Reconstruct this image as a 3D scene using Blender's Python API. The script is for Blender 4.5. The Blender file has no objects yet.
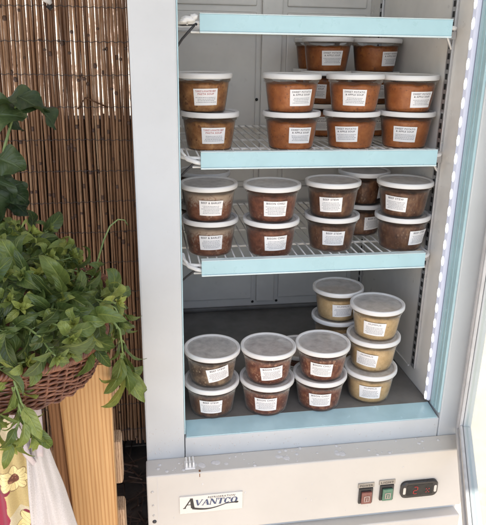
import bpy, bmesh, math, random
from mathutils import Vector, Matrix, noise
random.seed(7)
PI = math.pi
scene = bpy.context.scene
COL = scene.collection
CAM = Vector((-0.0625, -1.1379, 0.2078))

# ------------------------------------------------------------------ helpers
def new_obj(name, bm, mats, parent=None, smooth=False):
    me = bpy.data.meshes.new(name)
    bm.to_mesh(me); bm.free()
    if not isinstance(mats, (list, tuple)): mats = [mats]
    for m in mats: me.materials.append(m)
    if smooth:
        for p in me.polygons: p.use_smooth = True
    o = bpy.data.objects.new(name, me)
    COL.objects.link(o)
    if parent is not None: o.parent = parent
    return o

def thing(name, label, cat, loc=(0, 0, 0), rotz=0, group=None):
    o = bpy.data.objects.new(name, None)
    o.empty_display_size = 0.02
    COL.objects.link(o)
    o.location = loc; o.rotation_euler = (0, 0, rotz)
    o['label'] = label; o['category'] = cat
    if group: o['group'] = group
    return o

def tag(o, label, cat, group=None):
    o['label'] = label; o['category'] = cat
    if group: o['group'] = group
    return o

def dup(root, loc, rot=None, label=None, group=None, scale=None):
    r = root.copy(); COL.objects.link(r); r.location = loc
    if rot is not None: r.rotation_euler = rot
    if scale: r.scale = (scale,) * 3
    if label: r['label'] = label
    if group: r['group'] = group
    for ch in list(root.children):
        c = ch.copy(); COL.objects.link(c); c.parent = r
        for g in list(ch.children):
            d = g.copy(); COL.objects.link(d); d.parent = c
    return r

def box(bm, x0, x1, y0, y1, z0, z1, bev=0.0, mi=0, seg=2, M=None):
    r = bmesh.ops.create_cube(bm, size=1)
    vs = r['verts']
    for v in vs:
        v.co = Vector(((x0 + x1) / 2 + v.co.x * (x1 - x0), (y0 + y1) / 2 + v.co.y * (y1 - y0), (z0 + z1) / 2 + v.co.z * (z1 - z0)))
    fs = set(f for v in vs for f in v.link_faces)
    for f in fs: f.material_index = mi
    if bev > 0:
        es = list(set(e for v in vs for e in v.link_edges))
        rr = bmesh.ops.bevel(bm, geom=es, offset=bev, segments=seg, affect='EDGES', profile=0.6)
        for f in rr['faces']: f.material_index = mi
        vs = list(set(v for f in rr['faces'] for v in f.verts) | set(v for v in vs if v.is_valid))
    if M is not None:
        allv = set()
        stack = [v for v in vs if v.is_valid]
        while stack:
            v = stack.pop()
            if v in allv: continue
            allv.add(v)
            for e in v.link_edges: stack.append(e.other_vert(v))
        for v in allv: v.co = M @ v.co
    return vs

def tube(bm, pts, rad, n=8, mi=0, caps=True, closed=False):
    pts = [Vector(p) for p in pts]
    N = len(pts)
    rf = rad if callable(rad) else (lambda t: rad)
    rings = []
    prev = None
    for i, p in enumerate(pts):
        if closed: d = pts[(i + 1) % N] - pts[i - 1]
        else: d = pts[min(i + 1, N - 1)] - pts[max(i - 1, 0)]
        d.normalize()
        if prev is None:
            a = Vector((0, 0, 1)) if abs(d.z) < 0.9 else Vector((1, 0, 0))
            nx = d.cross(a).normalized()
        else:
            nx = (prev - d * prev.dot(d))
            if nx.length < 1e-6: nx = d.orthogonal()
            nx.normalize()
        prev = nx
        ny = d.cross(nx)
        r = rf(i / max(N - 1, 1))
        rings.append([bm.verts.new(p + (nx * math.cos(2 * PI * k / n) + ny * math.sin(2 * PI * k / n)) * r) for k in range(n)])
    M = N if closed else N - 1
    for i in range(M):
        a, b = rings[i], rings[(i + 1) % N]
        for k in range(n):
            f = bm.faces.new((a[k], a[(k + 1) % n], b[(k + 1) % n], b[k])); f.material_index = mi; f.smooth = True
    if caps and not closed:
        for rg in (rings[0], rings[-1]):
            try:
                f = bm.faces.new(rg); f.material_index = mi
            except ValueError: pass
    return rings

def lathe(bm, prof, n=64, mi=None, cx=0, cy=0, cz=0):
    rings = []
    for (r, z) in prof:
        if r < 1e-6: rings.append([bm.verts.new((cx, cy, cz + z))])
        else: rings.append([bm.verts.new((cx + r * math.cos(2 * PI * k / n), cy + r * math.sin(2 * PI * k / n), cz + z)) for k in range(n)])
    for i in range(len(rings) - 1):
        a, b = rings[i], rings[i + 1]
        for k in range(n):
            k2 = (k + 1) % n
            if len(a) == 1 and len(b) == 1: continue
            if len(a) == 1: f = bm.faces.new((a[0], b[k2], b[k]))
            elif len(b) == 1: f = bm.faces.new((a[k], a[k2], b[0]))
            else: f = bm.faces.new((a[k], a[k2], b[k2], b[k]))
            f.smooth = True
            if mi: f.material_index = mi[i]
    return rings

# ------------------------------------------------------------------ materials
def mat(name):
    m = bpy.data.materials.new(name); m.use_nodes = True
    nt = m.node_tree
    return m, nt, nt.nodes['Principled BSDF'], nt.nodes['Material Output']

def nd(nt, typ, **kw):
    n = nt.nodes.new(typ)
    for k, v in kw.items():
        if k.startswith('in_'):
            n.inputs[k[3:].replace('_', ' ')].default_value = v
        else: setattr(n, k, v)
    return n

def noise_tex(nt, scale, detail=4, rough=0.55, coord='Object', vec=None, distortion=0.0):
    tc = nt.nodes.new('ShaderNodeTexCoord')
    n = nt.nodes.new('ShaderNodeTexNoise')
    n.inputs['Scale'].default_value = scale; n.inputs['Detail'].default_value = detail
    n.inputs['Roughness'].default_value = rough; n.inputs['Distortion'].default_value = distortion
    if vec is not None:
        mp = nt.nodes.new('ShaderNodeMapping'); mp.inputs['Scale'].default_value = vec
        nt.links.new(tc.outputs[coord], mp.inputs[0]); nt.links.new(mp.outputs[0], n.inputs[0])
    else: nt.links.new(tc.outputs[coord], n.inputs[0])
    return n

def ramp(nt, src, stops, interp='LINEAR'):
    r = nt.nodes.new('ShaderNodeValToRGB'); r.color_ramp.interpolation = interp
    el = r.color_ramp.elements
    while len(el) < len(stops): el.new(0.5)
    for e, (p, c) in zip(el, stops):
        e.position = p; e.color = (*c, 1) if len(c) == 3 else c
    nt.links.new(src, r.inputs[0])
    return r

def bump(nt, src, bsdf, strength=0.3, dist=0.001):
    b = nt.nodes.new('ShaderNodeBump'); b.inputs['Strength'].default_value = strength
    b.inputs['Distance'].default_value = dist
    nt.links.new(src, b.inputs['Height']); nt.links.new(b.outputs[0], bsdf.inputs['Normal'])
    return b

def painted(name, col, rough=0.35, dirt=0.06, scale=9, spec=0.5, metal=0.0, bumps=0.04, spots=0.0):
    m, nt, b, o = mat(name)
    n = noise_tex(nt, scale, 6, 0.6)
    c2 = tuple(c * (1 - dirt * 2) for c in col); c1 = tuple(min(1, c * (1 + dirt * 0.6)) for c in col)
    r = ramp(nt, n.outputs['Fac'], [(0.3, c2), (0.6, c1)])
    col_out = r.outputs[0]
    if spots > 0:
        n2 = noise_tex(nt, 260, 2, 0.5)
        r2 = ramp(nt, n2.outputs['Fac'], [(0.66, (0, 0, 0)), (0.72, (1, 1, 1))])
        mx = nd(nt, 'ShaderNodeMix', data_type='RGBA')
        ml = nt.nodes.new('ShaderNodeMath'); ml.operation = 'MULTIPLY'; ml.inputs[1].default_value = spots
        nt.links.new(r2.outputs[0], ml.inputs[0]); nt.links.new(ml.outputs[0], mx.inputs[0])
        nt.links.new(col_out, mx.inputs[6]); mx.inputs[7].default_value = (*[c * 0.55 for c in col], 1)
        col_out = mx.outputs[2]
    nt.links.new(col_out, b.inputs['Base Color'])
    n3 = noise_tex(nt, 40, 5, 0.6)
    rr = ramp(nt, n3.outputs['Fac'], [(0.3, (rough * 0.8,) * 3), (0.75, (min(1, rough * 1.35),) * 3)])
    nt.links.new(rr.outputs[0], b.inputs['Roughness'])
    b.inputs['Specular IOR Level'].default_value = spec; b.inputs['Metallic'].default_value = metal
    n4 = noise_tex(nt, 300, 3, 0.6)
    bump(nt, n4.outputs['Fac'], b, bumps, 0.0005)
    return m

M_POST = painted('powder_coated_white', (0.53, 0.555, 0.57), 0.42, 0.04, 5, spots=0.06)
M_KICK = painted('cream_enamel', (0.545, 0.525, 0.49), 0.4, 0.03, 6, spots=0.08)
M_LINER = painted('interior_liner', (0.74, 0.725, 0.69), 0.33, 0.06, 7)
M_FLOOR = painted('interior_floor', (0.17, 0.162, 0.152), 0.35, 0.15, 14, spots=0.3)
M_BREAK = painted('teal_breaker', (0.40, 0.575, 0.625), 0.22, 0.04, 20)
M_TEAL = painted('teal_price_channel', (0.40, 0.60, 0.65), 0.3, 0.03, 16)
M_TEALW = painted('pale_channel_lip', (0.62, 0.74, 0.76), 0.3, 0.03, 16)
M_WIRE = painted('white_coated_wire', (0.86, 0.86, 0.85), 0.35, 0.06, 60)
M_DARK = painted('dark_steel', (0.035, 0.035, 0.04), 0.4, 0.1, 60)
M_STEEL = painted('brushed_steel', (0.55, 0.55, 0.56), 0.32, 0.06, 60, metal=0.7)
M_SLOT = painted('slot_black', (0.012, 0.012, 0.012), 0.6, 0.1, 60)
M_GASKET = painted('door_gasket', (0.56, 0.55, 0.55), 0.5, 0.08, 25)
M_GASKDK = painted('gasket_seam', (0.06, 0.06, 0.06), 0.6, 0.1, 25)
M_SCREW = painted('screw_metal', (0.5, 0.48, 0.46), 0.4, 0.1, 60, metal=0.6)
M_RUST = painted('rust', (0.22, 0.09, 0.03), 0.8, 0.3, 200)
M_BLACK = painted('black_plastic', (0.02, 0.02, 0.022), 0.28, 0.1, 60)
M_BADGE = painted('badge_plate', (0.68, 0.655, 0.61), 0.28, 0.02, 30)
M_INKBK = painted('badge_black', (0.02, 0.02, 0.022), 0.4, 0.05, 60)
M_INKNV = painted('badge_navy', (0.045, 0.07, 0.15), 0.4, 0.05, 60)
M_PLATE = painted('switch_plate', (0.32, 0.30, 0.27), 0.35, 0.08, 60, metal=0.3)
M_RED = painted('red_rocker', (0.20, 0.075, 0.062), 0.25, 0.1, 120)
M_GREEN = painted('green_rocker', (0.085, 0.19, 0.13), 0.25, 0.1, 120)
M_ROCKINK = painted('rocker_mark', (0.42, 0.33, 0.30), 0.4, 0.05, 60)
M_TAN = painted('patio_concrete', (0.56, 0.48, 0.38), 0.85, 0.12, 3, spots=0.2)
M_DECK = painted('shaded_dark_ground', (0.035, 0.024, 0.018), 0.9, 0.35, 12, bumps=0.6)  # dark ground, its colour also taking in the shade by the fence
M_STUCCO = painted('pale_stucco', (0.66, 0.64, 0.58), 0.9, 0.08, 3, bumps=0.5)
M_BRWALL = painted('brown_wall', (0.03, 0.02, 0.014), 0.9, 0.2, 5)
M_SUNSHADE = painted('sun_shade_canvas', (0.62, 0.58, 0.52), 0.9, 0.05, 3)
M_TIE = painted('white_plastic', (0.80, 0.80, 0.79), 0.35, 0.04, 60)

def emit(name, col, s):
    m, nt, b, o = mat(name)
    b.inputs['Base Color'].default_value = (0.42, 0.43, 0.50, 1)
    b.inputs['Emission Color'].default_value = (*col, 1); b.inputs['Emission Strength'].default_value = s
    return m
M_LEDBAR = emit('led_tube', (0.78, 0.81, 1.0), 0.13)
M_LED = emit('led_diode', (0.93, 0.95, 1.0), 0.8)
M_DIGIT = emit('red_digit', (1.0, 0.05, 0.06), 0.16)
M_DIGIT.node_tree.nodes['Principled BSDF'].inputs['Base Color'].default_value = (.05, .002, .002, 1)

def mix_shader(nt, fac, a, b, out):
    mx = nt.nodes.new('ShaderNodeMixShader')
    if isinstance(fac, (int, float)): mx.inputs[0].default_value = fac
    else: nt.links.new(fac, mx.inputs[0])
    nt.links.new(a, mx.inputs[1]); nt.links.new(b, mx.inputs[2])
    if out is not None: nt.links.new(mx.outputs[0], out.inputs[0])
    return mx

# clear plastic of the tubs: mostly see-through, sharp highlights, faint haze
def plastic(name, haze, rough=0.12, col=(0.85, 0.84, 0.82), var=0.0):
    m, nt, b, o = mat(name)
    b.inputs['Base Color'].default_value = (*col, 1)
    b.inputs['Roughness'].default_value = rough
    b.inputs['Coat Weight'].default_value = 0.3
    tr = nt.nodes.new('ShaderNodeBsdfTransparent')
    lw = nt.nodes.new('ShaderNodeFresnel'); lw.inputs['IOR'].default_value = 1.26
    ad = nt.nodes.new('ShaderNodeMath'); ad.operation = 'ADD'; ad.use_clamp = True
    nt.links.new(lw.outputs[0], ad.inputs[0])
    if var > 0:
        n = noise_tex(nt, 55, 5, 0.6)
        mr = nd(nt, 'ShaderNodeMapRange'); mr.inputs[1].default_value = 0.3; mr.inputs[2].default_value = 0.7
        mr.inputs[3].default_value = haze - var; mr.inputs[4].default_value = haze + var
        nt.links.new(n.outputs['Fac'], mr.inputs[0]); nt.links.new(mr.outputs[0], ad.inputs[1])
    else: ad.inputs[1].default_value = haze
    mix_shader(nt, ad.outputs[0], tr.outputs[0], b.outputs[0], o)
    n2 = noise_tex(nt, 90, 3, 0.5)
    bump(nt, n2.outputs['Fac'], b, 0.08, 0.001)
    return m
M_CUP = plastic('clear_cup', 0.0, 0.12)
M_LIDC = plastic('lid_panel', 0.50, 0.42, (0.76, 0.74, 0.715), 0.13)
M_LIDR, nt_, b_, o_ = mat('lid_rim')
b_.inputs['Base Color'].default_value = (0.76, 0.75, 0.735, 1); b_.inputs['Roughness'].default_value = 0.34
b_.inputs['Subsurface Weight'].default_value = 0.25; b_.inputs['Subsurface Radius'].default_value = (0.004, 0.004, 0.004)
M_LIDR_DULL = M_LIDR

M_GLASS, nt_, b_, o_ = mat('door_glass')
gl = nt_.nodes.new('ShaderNodeBsdfGlossy'); gl.inputs['Roughness'].default_value = 0.02
tr_ = nt_.nodes.new('ShaderNodeBsdfTransparent'); tr_.inputs[0].default_value = (0.93, 0.96, 0.95, 1)
fr_ = nt_.nodes.new('ShaderNodeFresnel'); fr_.inputs['IOR'].default_value = 1.12
mix_shader(nt_, .10, tr_.outputs[0], gl.outputs[0], o_)

M_PAPER, nt_, b_, o_ = mat('label_paper')
b_.inputs['Base Color'].default_value = (0.86, 0.845, 0.84, 1); b_.inputs['Roughness'].default_value = 0.55
M_INK, nt_, b_, o_ = mat('label_ink')
b_.inputs['Base Color'].default_value = (0.07, 0.06, 0.07, 1); b_.inputs['Roughness'].default_value = 0.6
M_INKL, nt_, b_, o_ = mat('label_ink_grey')
b_.inputs['Base Color'].default_value = (0.33, 0.33, 0.35, 1); b_.inputs['Roughness'].default_value = 0.6
M_INKR, nt_, b_, o_ = mat('label_ink_red')
b_.inputs['Base Color'].default_value = (0.42, 0.05, 0.04, 1); b_.inputs['Roughness'].default_value = 0.6

def food(name, stops, scale=60, streak=(1, 1, 1), chunk=0.5, chunkcol=None, rough=0.35, top=None, bstr=0.5, cscale=130):
    m, nt, b, o = mat(name)
    oi = nt.nodes.new('ShaderNodeObjectInfo')
    tc = nt.nodes.new('ShaderNodeTexCoord')
    sc = nt.nodes.new('ShaderNodeVectorMath'); sc.operation = 'SCALE'; sc.inputs[0].default_value = (3.1, 5.7, 1.9)
    nt.links.new(oi.outputs['Random'], sc.inputs['Scale'])
    av = nt.nodes.new('ShaderNodeVectorMath'); av.operation = 'ADD'
    nt.links.new(tc.outputs['Object'], av.inputs[0]); nt.links.new(sc.outputs[0], av.inputs[1])
    mp = nt.nodes.new('ShaderNodeMapping'); mp.inputs['Scale'].default_value = streak
    nt.links.new(av.outputs[0], mp.inputs[0])
    n = nt.nodes.new('ShaderNodeTexNoise'); n.inputs['Scale'].default_value = scale; n.inputs['Detail'].default_value = 6
    n.inputs['Roughness'].default_value = 0.65
    nt.links.new(mp.outputs[0], n.inputs[0])
    r = ramp(nt, n.outputs['Fac'], stops)
    out = r.outputs[0]
    if chunkcol:
        v = nt.nodes.new('ShaderNodeTexVoronoi'); v.inputs['Scale'].default_value = cscale
        nz = nt.nodes.new('ShaderNodeTexNoise'); nz.inputs['Scale'].default_value = 45; nz.inputs['Detail'].default_value = 2
        nt.links.new(mp.outputs[0], nz.inputs[0])
        nt.links.new(mp.outputs[0], v.inputs[0])
        sub = nt.nodes.new('ShaderNodeMath'); sub.operation = 'SUBTRACT'
        nt.links.new(nz.outputs['Fac'], sub.inputs[0]); nt.links.new(v.outputs['Distance'], sub.inputs[1])
        rc = ramp(nt, sub.outputs[0], [(max(0.0, 0.32 - 0.3 * chunk), (0, 0, 0)), (max(0.02, 0.42 - 0.3 * chunk), (1, 1, 1))])
        mx = nd(nt, 'ShaderNodeMix', data_type='RGBA')
        nt.links.new(rc.outputs[0], mx.inputs[0]); nt.links.new(out, mx.inputs[6]); mx.inputs[7].default_value = (*chunkcol, 1)
        out = mx.outputs[2]
    if top:
        sp = nt.nodes.new('ShaderNodeSeparateXYZ'); nt.links.new(tc.outputs['Object'], sp.inputs[0])
        n5 = nt.nodes.new('ShaderNodeTexNoise'); n5.inputs['Scale'].default_value = 70; n5.inputs['Detail'].default_value = 6; n5.inputs['Distortion'].default_value = 1.8
        n5.inputs['Roughness'].default_value = 0.6
        nt.links.new(av.outputs[0], n5.inputs[0])
        ma = nt.nodes.new('ShaderNodeMath'); ma.operation = 'MULTIPLY_ADD'; ma.inputs[1].default_value = 11.0
        nt.links.new(sp.outputs[2], ma.inputs[0]); nt.links.new(n5.outputs['Fac'], ma.inputs[2])
        rt = ramp(nt, ma.outputs[0], [(0.86, (0, 0, 0)), (0.98, (0.75, 0.75, 0.75)), (1.12, (0.35, 0.35, 0.35)), (1.2, (0.9, 0.9, 0.9))])
        mx = nd(nt, 'ShaderNodeMix', data_type='RGBA')
        nt.links.new(rt.outputs[0], mx.inputs[0]); nt.links.new(out, mx.inputs[6]); mx.inputs[7].default_value = (*top, 1)
        out = mx.outputs[2]
    nt.links.new(out, b.inputs['Base Color'])
    b.inputs['Roughness'].default_value = rough
    bump(nt, n.outputs['Fac'], b, bstr, 0.002)
    return m
F = {
 'orange': food('orange_soup', [(0.25, (0.26, 0.075, 0.015)), (0.5, (0.39, 0.122, 0.026)), (0.72, (0.50, 0.19, 0.052))], 62, chunk=0.12, chunkcol=(0.24, 0.075, 0.02), bstr=0.25, cscale=150),
 'amber': food('amber_soup', [(0.32, (0.20, 0.070, 0.018)), (0.5, (0.37, 0.165, 0.052)), (0.68, (0.56, 0.31, 0.12))], 50, chunk=0.15, chunkcol=(0.22, 0.085, 0.028), cscale=120),
 'marbled': food('marbled_soup', [(0.3, (0.10, 0.028, 0.012)), (0.5, (0.21, 0.070, 0.030)), (0.7, (0.34, 0.15, 0.08))], 60, chunk=0.4, chunkcol=(0.30, 0.17, 0.11), top=(0.48, 0.38, 0.30)),
 'mince': food('mince_chili', [(0.3, (0.085, 0.022, 0.010)), (0.5, (0.18, 0.052, 0.022)), (0.72, (0.29, 0.105, 0.050))], 95, chunk=0.18, chunkcol=(0.26, 0.12, 0.07)),
 'stew': food('brown_stew', [(0.3, (0.055, 0.018, 0.008)), (0.5, (0.135, 0.052, 0.022)), (0.68, (0.25, 0.125, 0.060))], 60, (1.3, 1.3, 0.8), chunk=0.20, chunkcol=(0.21, 0.12, 0.07)),
 'pale_stew': food('pale_stew', [(0.3, (0.065, 0.030, 0.018)), (0.5, (0.16, 0.095, 0.055)), (0.68, (0.38, 0.27, 0.17))], 55, chunk=0.25, chunkcol=(0.36, 0.26, 0.17)),
 'red_stew': food('red_stew', [(0.3, (0.080, 0.018, 0.009)), (0.5, (0.19, 0.052, 0.023)), (0.68, (0.40, 0.195, 0.105))], 75, chunk=0.22, chunkcol=(0.38, 0.20, 0.125)),
 'cream': food('cream_spread', [(0.3, (0.46, 0.31, 0.15)), (0.5, (0.62, 0.44, 0.23)), (0.75, (0.74, 0.58, 0.35))], 50, chunk=0.0, chunkcol=(0.44, 0.31, 0.15), bstr=0.3),
}

# ------------------------------------------------------------------ text
_tc = {}
def text_polys(s):
    """(verts, faces) of a string, height of capitals = 1, centred in x"""
    if s in _tc: return _tc[s]
    cu = bpy.data.curves.new('t', 'FONT'); cu.body = s; cu.size = 1; cu.resolution_u = 2; cu.align_x = 'CENTER'; cu.offset = 0.0 if 'M' in s else 0.010; cu.space_character = 1.12
    ob = bpy.data.objects.new('t', cu); COL.objects.link(ob)
    dg = bpy.context.evaluated_depsgraph_get(); dg.update()
    me = bpy.data.meshes.new_from_object(ob.evaluated_get(dg))
    vs = [(v.co.x / 0.7, v.co.y / 0.7) for v in me.vertices]; fs = [tuple(p.vertices) for p in me.polygons]
    bpy.data.objects.remove(ob); bpy.data.curves.remove(cu); bpy.data.meshes.remove(me)
    _tc[s] = (vs, fs)
    return _tc[s]

def put_text(bm, s, mapf, x, y, h, width=None, shear=0.0, mi=0):
    vs, fs = text_polys(s)
    w = max(v[0] for v in vs) - min(v[0] for v in vs)
    sx = h if width is None else width / w
    nv = [bm.verts.new(mapf(x + vx * sx + shear * vy * h, y + vy * h)) for vx, vy in vs]
    for f in fs:
        try:
            ff = bm.faces.new([nv[i] for i in f]); ff.material_index = mi
        except ValueError: pass

# ------------------------------------------------------------------ food tubs
H = 0.0716
RB, RT, HC = 0.0442, 0.0535, 0.0665
def cup_r(z): return RB + (RT - RB) * min(max(z / HC, 0), 1)
_mesh = {}
def shared(key, maker):
    if key not in _mesh: _mesh[key] = maker()
    return _mesh[key]

def cup_mesh():
    bm = bmesh.new()
    lathe(bm, [(0, 0.002), (RB - 0.006, 0.0), (RB - 0.002, 0.0004), (RB, 0.0025), (cup_r(0.02), 0.02), (cup_r(0.04), 0.04), (cup_r(0.058), 0.058), (RT + 0.0012, 0.0588), (RT + 0.0016, 0.0655)], 72)
    me = bpy.data.meshes.new('cup'); bm.to_mesh(me); bm.free(); me.materials.append(M_CUP); return me
def lid_mesh(bulge):
    bm = bmesh.new()
    P = [(0.0555, 0.0650), (0.0574, 0.0647), (0.0583, 0.0657), (0.0586, 0.0675), (0.0586, 0.071), (0.0580, 0.0738), (0.0566, 0.0748), (0.0548, 0.0746), (0.0535, 0.0738), (0.0515, 0.0722), (0.0500, 0.0712), (0.047, 0.0710), (0.034, 0.0712 + bulge * .3), (0.018, 0.0713 + bulge * .8), (0, 0.0713 + bulge)]
    mi = [0] * 9 + [1] * 5
    lathe(bm, P, 72, mi)
    me = bpy.data.meshes.new('lid'); bm.to_mesh(me); bm.free(); me.materials.append(M_LIDR); me.materials.append(M_LIDC)
    return me
def food_mesh(fill, seed):
    bm = bmesh.new()
    n = 72
    prof = [(0, 0.0032), (RB - 0.0035, 0.0032), (RB - 0.0012, 0.005)]
    k = 9
    for i in range(1, k + 1):
        z = 0.005 + (fill - 0.005) * i / k
        prof.append((cup_r(z) - 0.0010, z))
    prof += [(cup_r(fill) - 0.005, fill + 0.001), (0.035, fill + 0.0012), (0.018, fill), (0, fill + 0.0008)]
    lathe(bm, prof, n)
    for v in bm.verts:
        if v.co.z > fill - 0.009:
            q = noise.noise(Vector((v.co.x * 60 + seed * 3.1, v.co.y * 60, seed)))
            v.co.z += q * 0.0035
    me = bpy.data.meshes.new('food'); bm.to_mesh(me); bm.free(); return me

TITLES = {
 'orange': (['SWEET POTATO', '& APPLE SOUP'], M_INK), 'amber': (['TURKEY & ROASTED BEET', 'PASTA SOUP'], M_INKR), 'marbled': (['BEEF & BARLEY'], M_INK),
 'mince': (['BISON CHILI'], M_INK), 'stew': (['BEEF STEW'], M_INK), 'pale_stew': (['BEEF STEW'], M_INK), 'red_stew': (['BISON CHILI'], M_INK), 'cream': (['HUMMUS'], M_INK)}

def tub(x, y, z, kind, offpx=0.0, label='', tilt=0.0, fill=None, lz=0.031, seed=0, lid_bulge=0.0, lean=(0, 0), has_label=True, szl=(0.046, 0.031)):
    t = thing('food_tub', label, 'food tub', (x, y, z))
    t.rotation_euler = (lean[0], lean[1], 0)
    rnd = random.Random(seed * 13 + 5)
    c = bpy.data.objects.new('cup', shared('cup', cup_mesh)); COL.objects.link(c); c.parent = t
    if fill is None: fill = 0.0565 + rnd.uniform(-0.002, 0.0015)
    fm = food_mesh(fill, seed); fm.materials.append(F[kind])
    f = bpy.data.objects.new('food', fm); COL.objects.link(f); f.parent = t
    f.rotation_euler = (0, 0, rnd.uniform(0, 6.28))
    l = bpy.data.objects.new('lid', shared(('lid', round(lid_bulge, 4)), lambda: lid_mesh(lid_bulge))); COL.objects.link(l); l.parent = t
    l.rotation_euler = (rnd.uniform(-.012, .012), rnd.uniform(-.012, .012), rnd.uniform(0, 6))
    if not has_label: return t
    d = Vector((CAM.x - x, CAM.y - y)); az = math.atan2(d.y, d.x)
    ppm = 612.7 / max(0.5, d.length)
    rr = cup_r(lz)
    off = max(-0.95, min(0.95, offpx / ppm / rr))
    a0 = az + math.asin(off)
    tilt += rnd.uniform(-.035, .035)
    ct, st = math.cos(tilt), math.sin(tilt)
    def mp(extra):
        def g(u, v):
            uu = u * ct - v * st; vv = u * st + v * ct
            zz = lz + vv; r = cup_r(zz) + extra
            a = a0 + uu / rr
            return Vector((r * math.cos(a), r * math.sin(a), zz))
        return g
    bm = bmesh.new(); g = mp(0.0006); g0 = mp(0.00035)
    W, Hh = szl
    nx, ny = 20, 3
    lift = rnd.choice((0, 0, 0.0012))
    vv = [[bm.verts.new(g(-W / 2 + W * i / nx, -Hh / 2 + Hh * j / ny)) for i in range(nx + 1)] for j in range(ny + 1)]
    if lift:
        for j in range(2):
            q = vv[ny - j][nx]; q.co += Vector((q.co.x, q.co.y, 0)).normalized() * lift / (j + 1)
    for j in range(ny):
        for i in range(nx):
            ff = bm.faces.new((vv[j][i], vv[j][i + 1], vv[j + 1][i + 1], vv[j + 1][i])); ff.smooth = True
    lab = new_obj('label', bm, M_PAPER, t)
    bm = bmesh.new(); g = mp(0.0010)
    lines, tm = TITLES[kind]
    yy = Hh / 2 - 0.0062
    for s in lines:
        hh = 0.0033 if len(lines) > 1 else 0.0039
        tv = text_polys(s)[0]; wd = min(W * 0.84, (max(v[0] for v in tv) - min(v[0] for v in tv)) * hh * 1.05)
        put_text(bm, s, g, 0, yy, hh, wd, mi=0)
        yy -= 0.0052
    yy -= 0.0002
    while yy > -Hh / 2 + 0.0022:     # small print, too small to read in the photo
        half = W * rnd.uniform(0.30, 0.43)
        xx = -half
        while xx < half:
            w = rnd.uniform(0.0012, 0.0040)
            vs = [bm.verts.new(g(a, b)) for a, b in ((xx, yy), (xx + w / 2, yy), (xx + w, yy), (xx + w, yy + 0.0011), (xx + w / 2, yy + 0.0011), (xx, yy + 0.0011))]
            ff = bm.faces.new((vs[0], vs[1], vs[4], vs[5])); ff.material_index = 1
            ff = bm.faces.new((vs[1], vs[2], vs[3], vs[4])); ff.material_index = 1
            xx += w + rnd.uniform(0.0005, 0.0010)
        yy -= 0.0030
    if yy: pass
    new_obj('printing', bm, [tm, M_INKL], lab)
    return t

Z2, Z3, ZF = 0.0202, -0.1888, -0.5188
S = []
def stack(items, z0):
    for i, it in enumerate(items):
        x, y, kind, off, lab = it[:5]; kw = it[5] if len(it) > 5 else {}
        tub(x, y, z0 + i * H, kind, off, lab, seed=len(S) * 7 + i + 1, **kw); S.append(1)
# items bottom -> top
U = 'upper wire shelf'
stack([(.0669, .0993, 'amber', 4, 'lower of two amber soup tubs at the left end of the upper wire shelf'),
       (.0545, .1090, 'amber', 3, 'upper of two amber soup tubs at the left end of the upper wire shelf')], Z2)
stack([(.2333, .0960, 'orange', 9, 'lower orange soup tub of the leftmost front pair on the upper wire shelf'),
       (.2305, .0985, 'orange', 10, 'orange soup tub on top of the leftmost front pair, upper wire shelf')], Z2)
stack([(.3622, .1050, 'orange', -4, 'lower orange soup tub of the middle front pair on the upper wire shelf', dict(tilt=.03)),
       (.3645, .1030, 'orange', 0, 'orange soup tub on top of the middle front pair, upper wire shelf')], Z2)
stack([(.4800, .1014, 'orange', 0, 'lower orange soup tub of the rightmost front pair on the upper wire shelf'),
       (.4790, .0990, 'orange', 12, 'orange soup tub on top of the rightmost front pair, upper wire shelf', dict(lz=.028))], Z2)
for (x, y, n, who, offs) in ((.3580, .295, 3, 'middle', (-4, -8, 5)), (.4755, .300, 3, 'right', (12, 10, 14)), (.3700, .425, 3, 'left', (8, 8, 18))):
    pos = ('bottom', 'middle', 'topmost')
    stack([(x, y, 'orange', offs[i], '%s orange soup tub of the %s back stack on the upper wire shelf' % (pos[i], {'middle': 'second', 'right': 'rightmost', 'left': 'farthest'}[who])) for i in range(n)], Z2)
stack([(.0650, .0778, 'marbled', 1, 'lower tub of pale-topped soup at the left of the lower wire shelf'),
       (.0630, .0755, 'marbled', 2, 'upper tub of pale-topped soup at the left of the lower wire shelf')], Z3)
stack([(.0660, .205, 'stew', 4, 'lower dark tub behind the pale-topped soups on the lower wire shelf'),
       (.0640, .205, 'stew', 2, 'upper dark tub behind the pale-topped soups on the lower wire shelf')], Z3)
stack([(.1890, .0601, 'mince', 6, 'lower reddish brown chili tub, second from the left on the lower wire shelf'),
       (.1893, .0575, 'mince', 4, 'upper reddish brown chili tub, second from the left on the lower wire shelf')], Z3)
stack([(.3255, .0800, 'stew', 3, 'lower brown beef stew tub of the pair in the middle of the lower wire shelf'),
       (.3230, .0778, 'stew', -1, 'upper brown beef stew tub of the pair in the middle of the lower wire shelf')], Z3)
stack([(.4775, .0652, 'stew', 17, 'lower beef stew tub at the right end, its label turned to the right'),
       (.4755, .0650, 'stew', -7, 'upper beef stew tub at the right end of the lower wire shelf')], Z3)
stack([(.4260, .187, 'stew', 14, 'lower of two shaded dark tubs behind the right-hand beef stew pair'),
       (.4280, .185, 'stew', 22, 'upper of two shaded dark tubs behind the right-hand beef stew pair')], Z3)
stack([(.0595, .0000, 'stew', -1, 'lower of two beef stew tubs at the left on the cooler floor'),
       (.0600, .0015, 'pale_stew', 7, 'upper of two beef stew tubs at the left on the cooler floor', dict(tilt=.16, lz=.034))], ZF)
stack([(.1765, -.0060, 'red_stew', 0, 'lower red chili tub of the second stack from the left, cooler floor'),
       (.1781, -.0046, 'red_stew', 5, 'upper red chili tub of the second stack from the left, cooler floor', dict(tilt=.10))], ZF)
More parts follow.
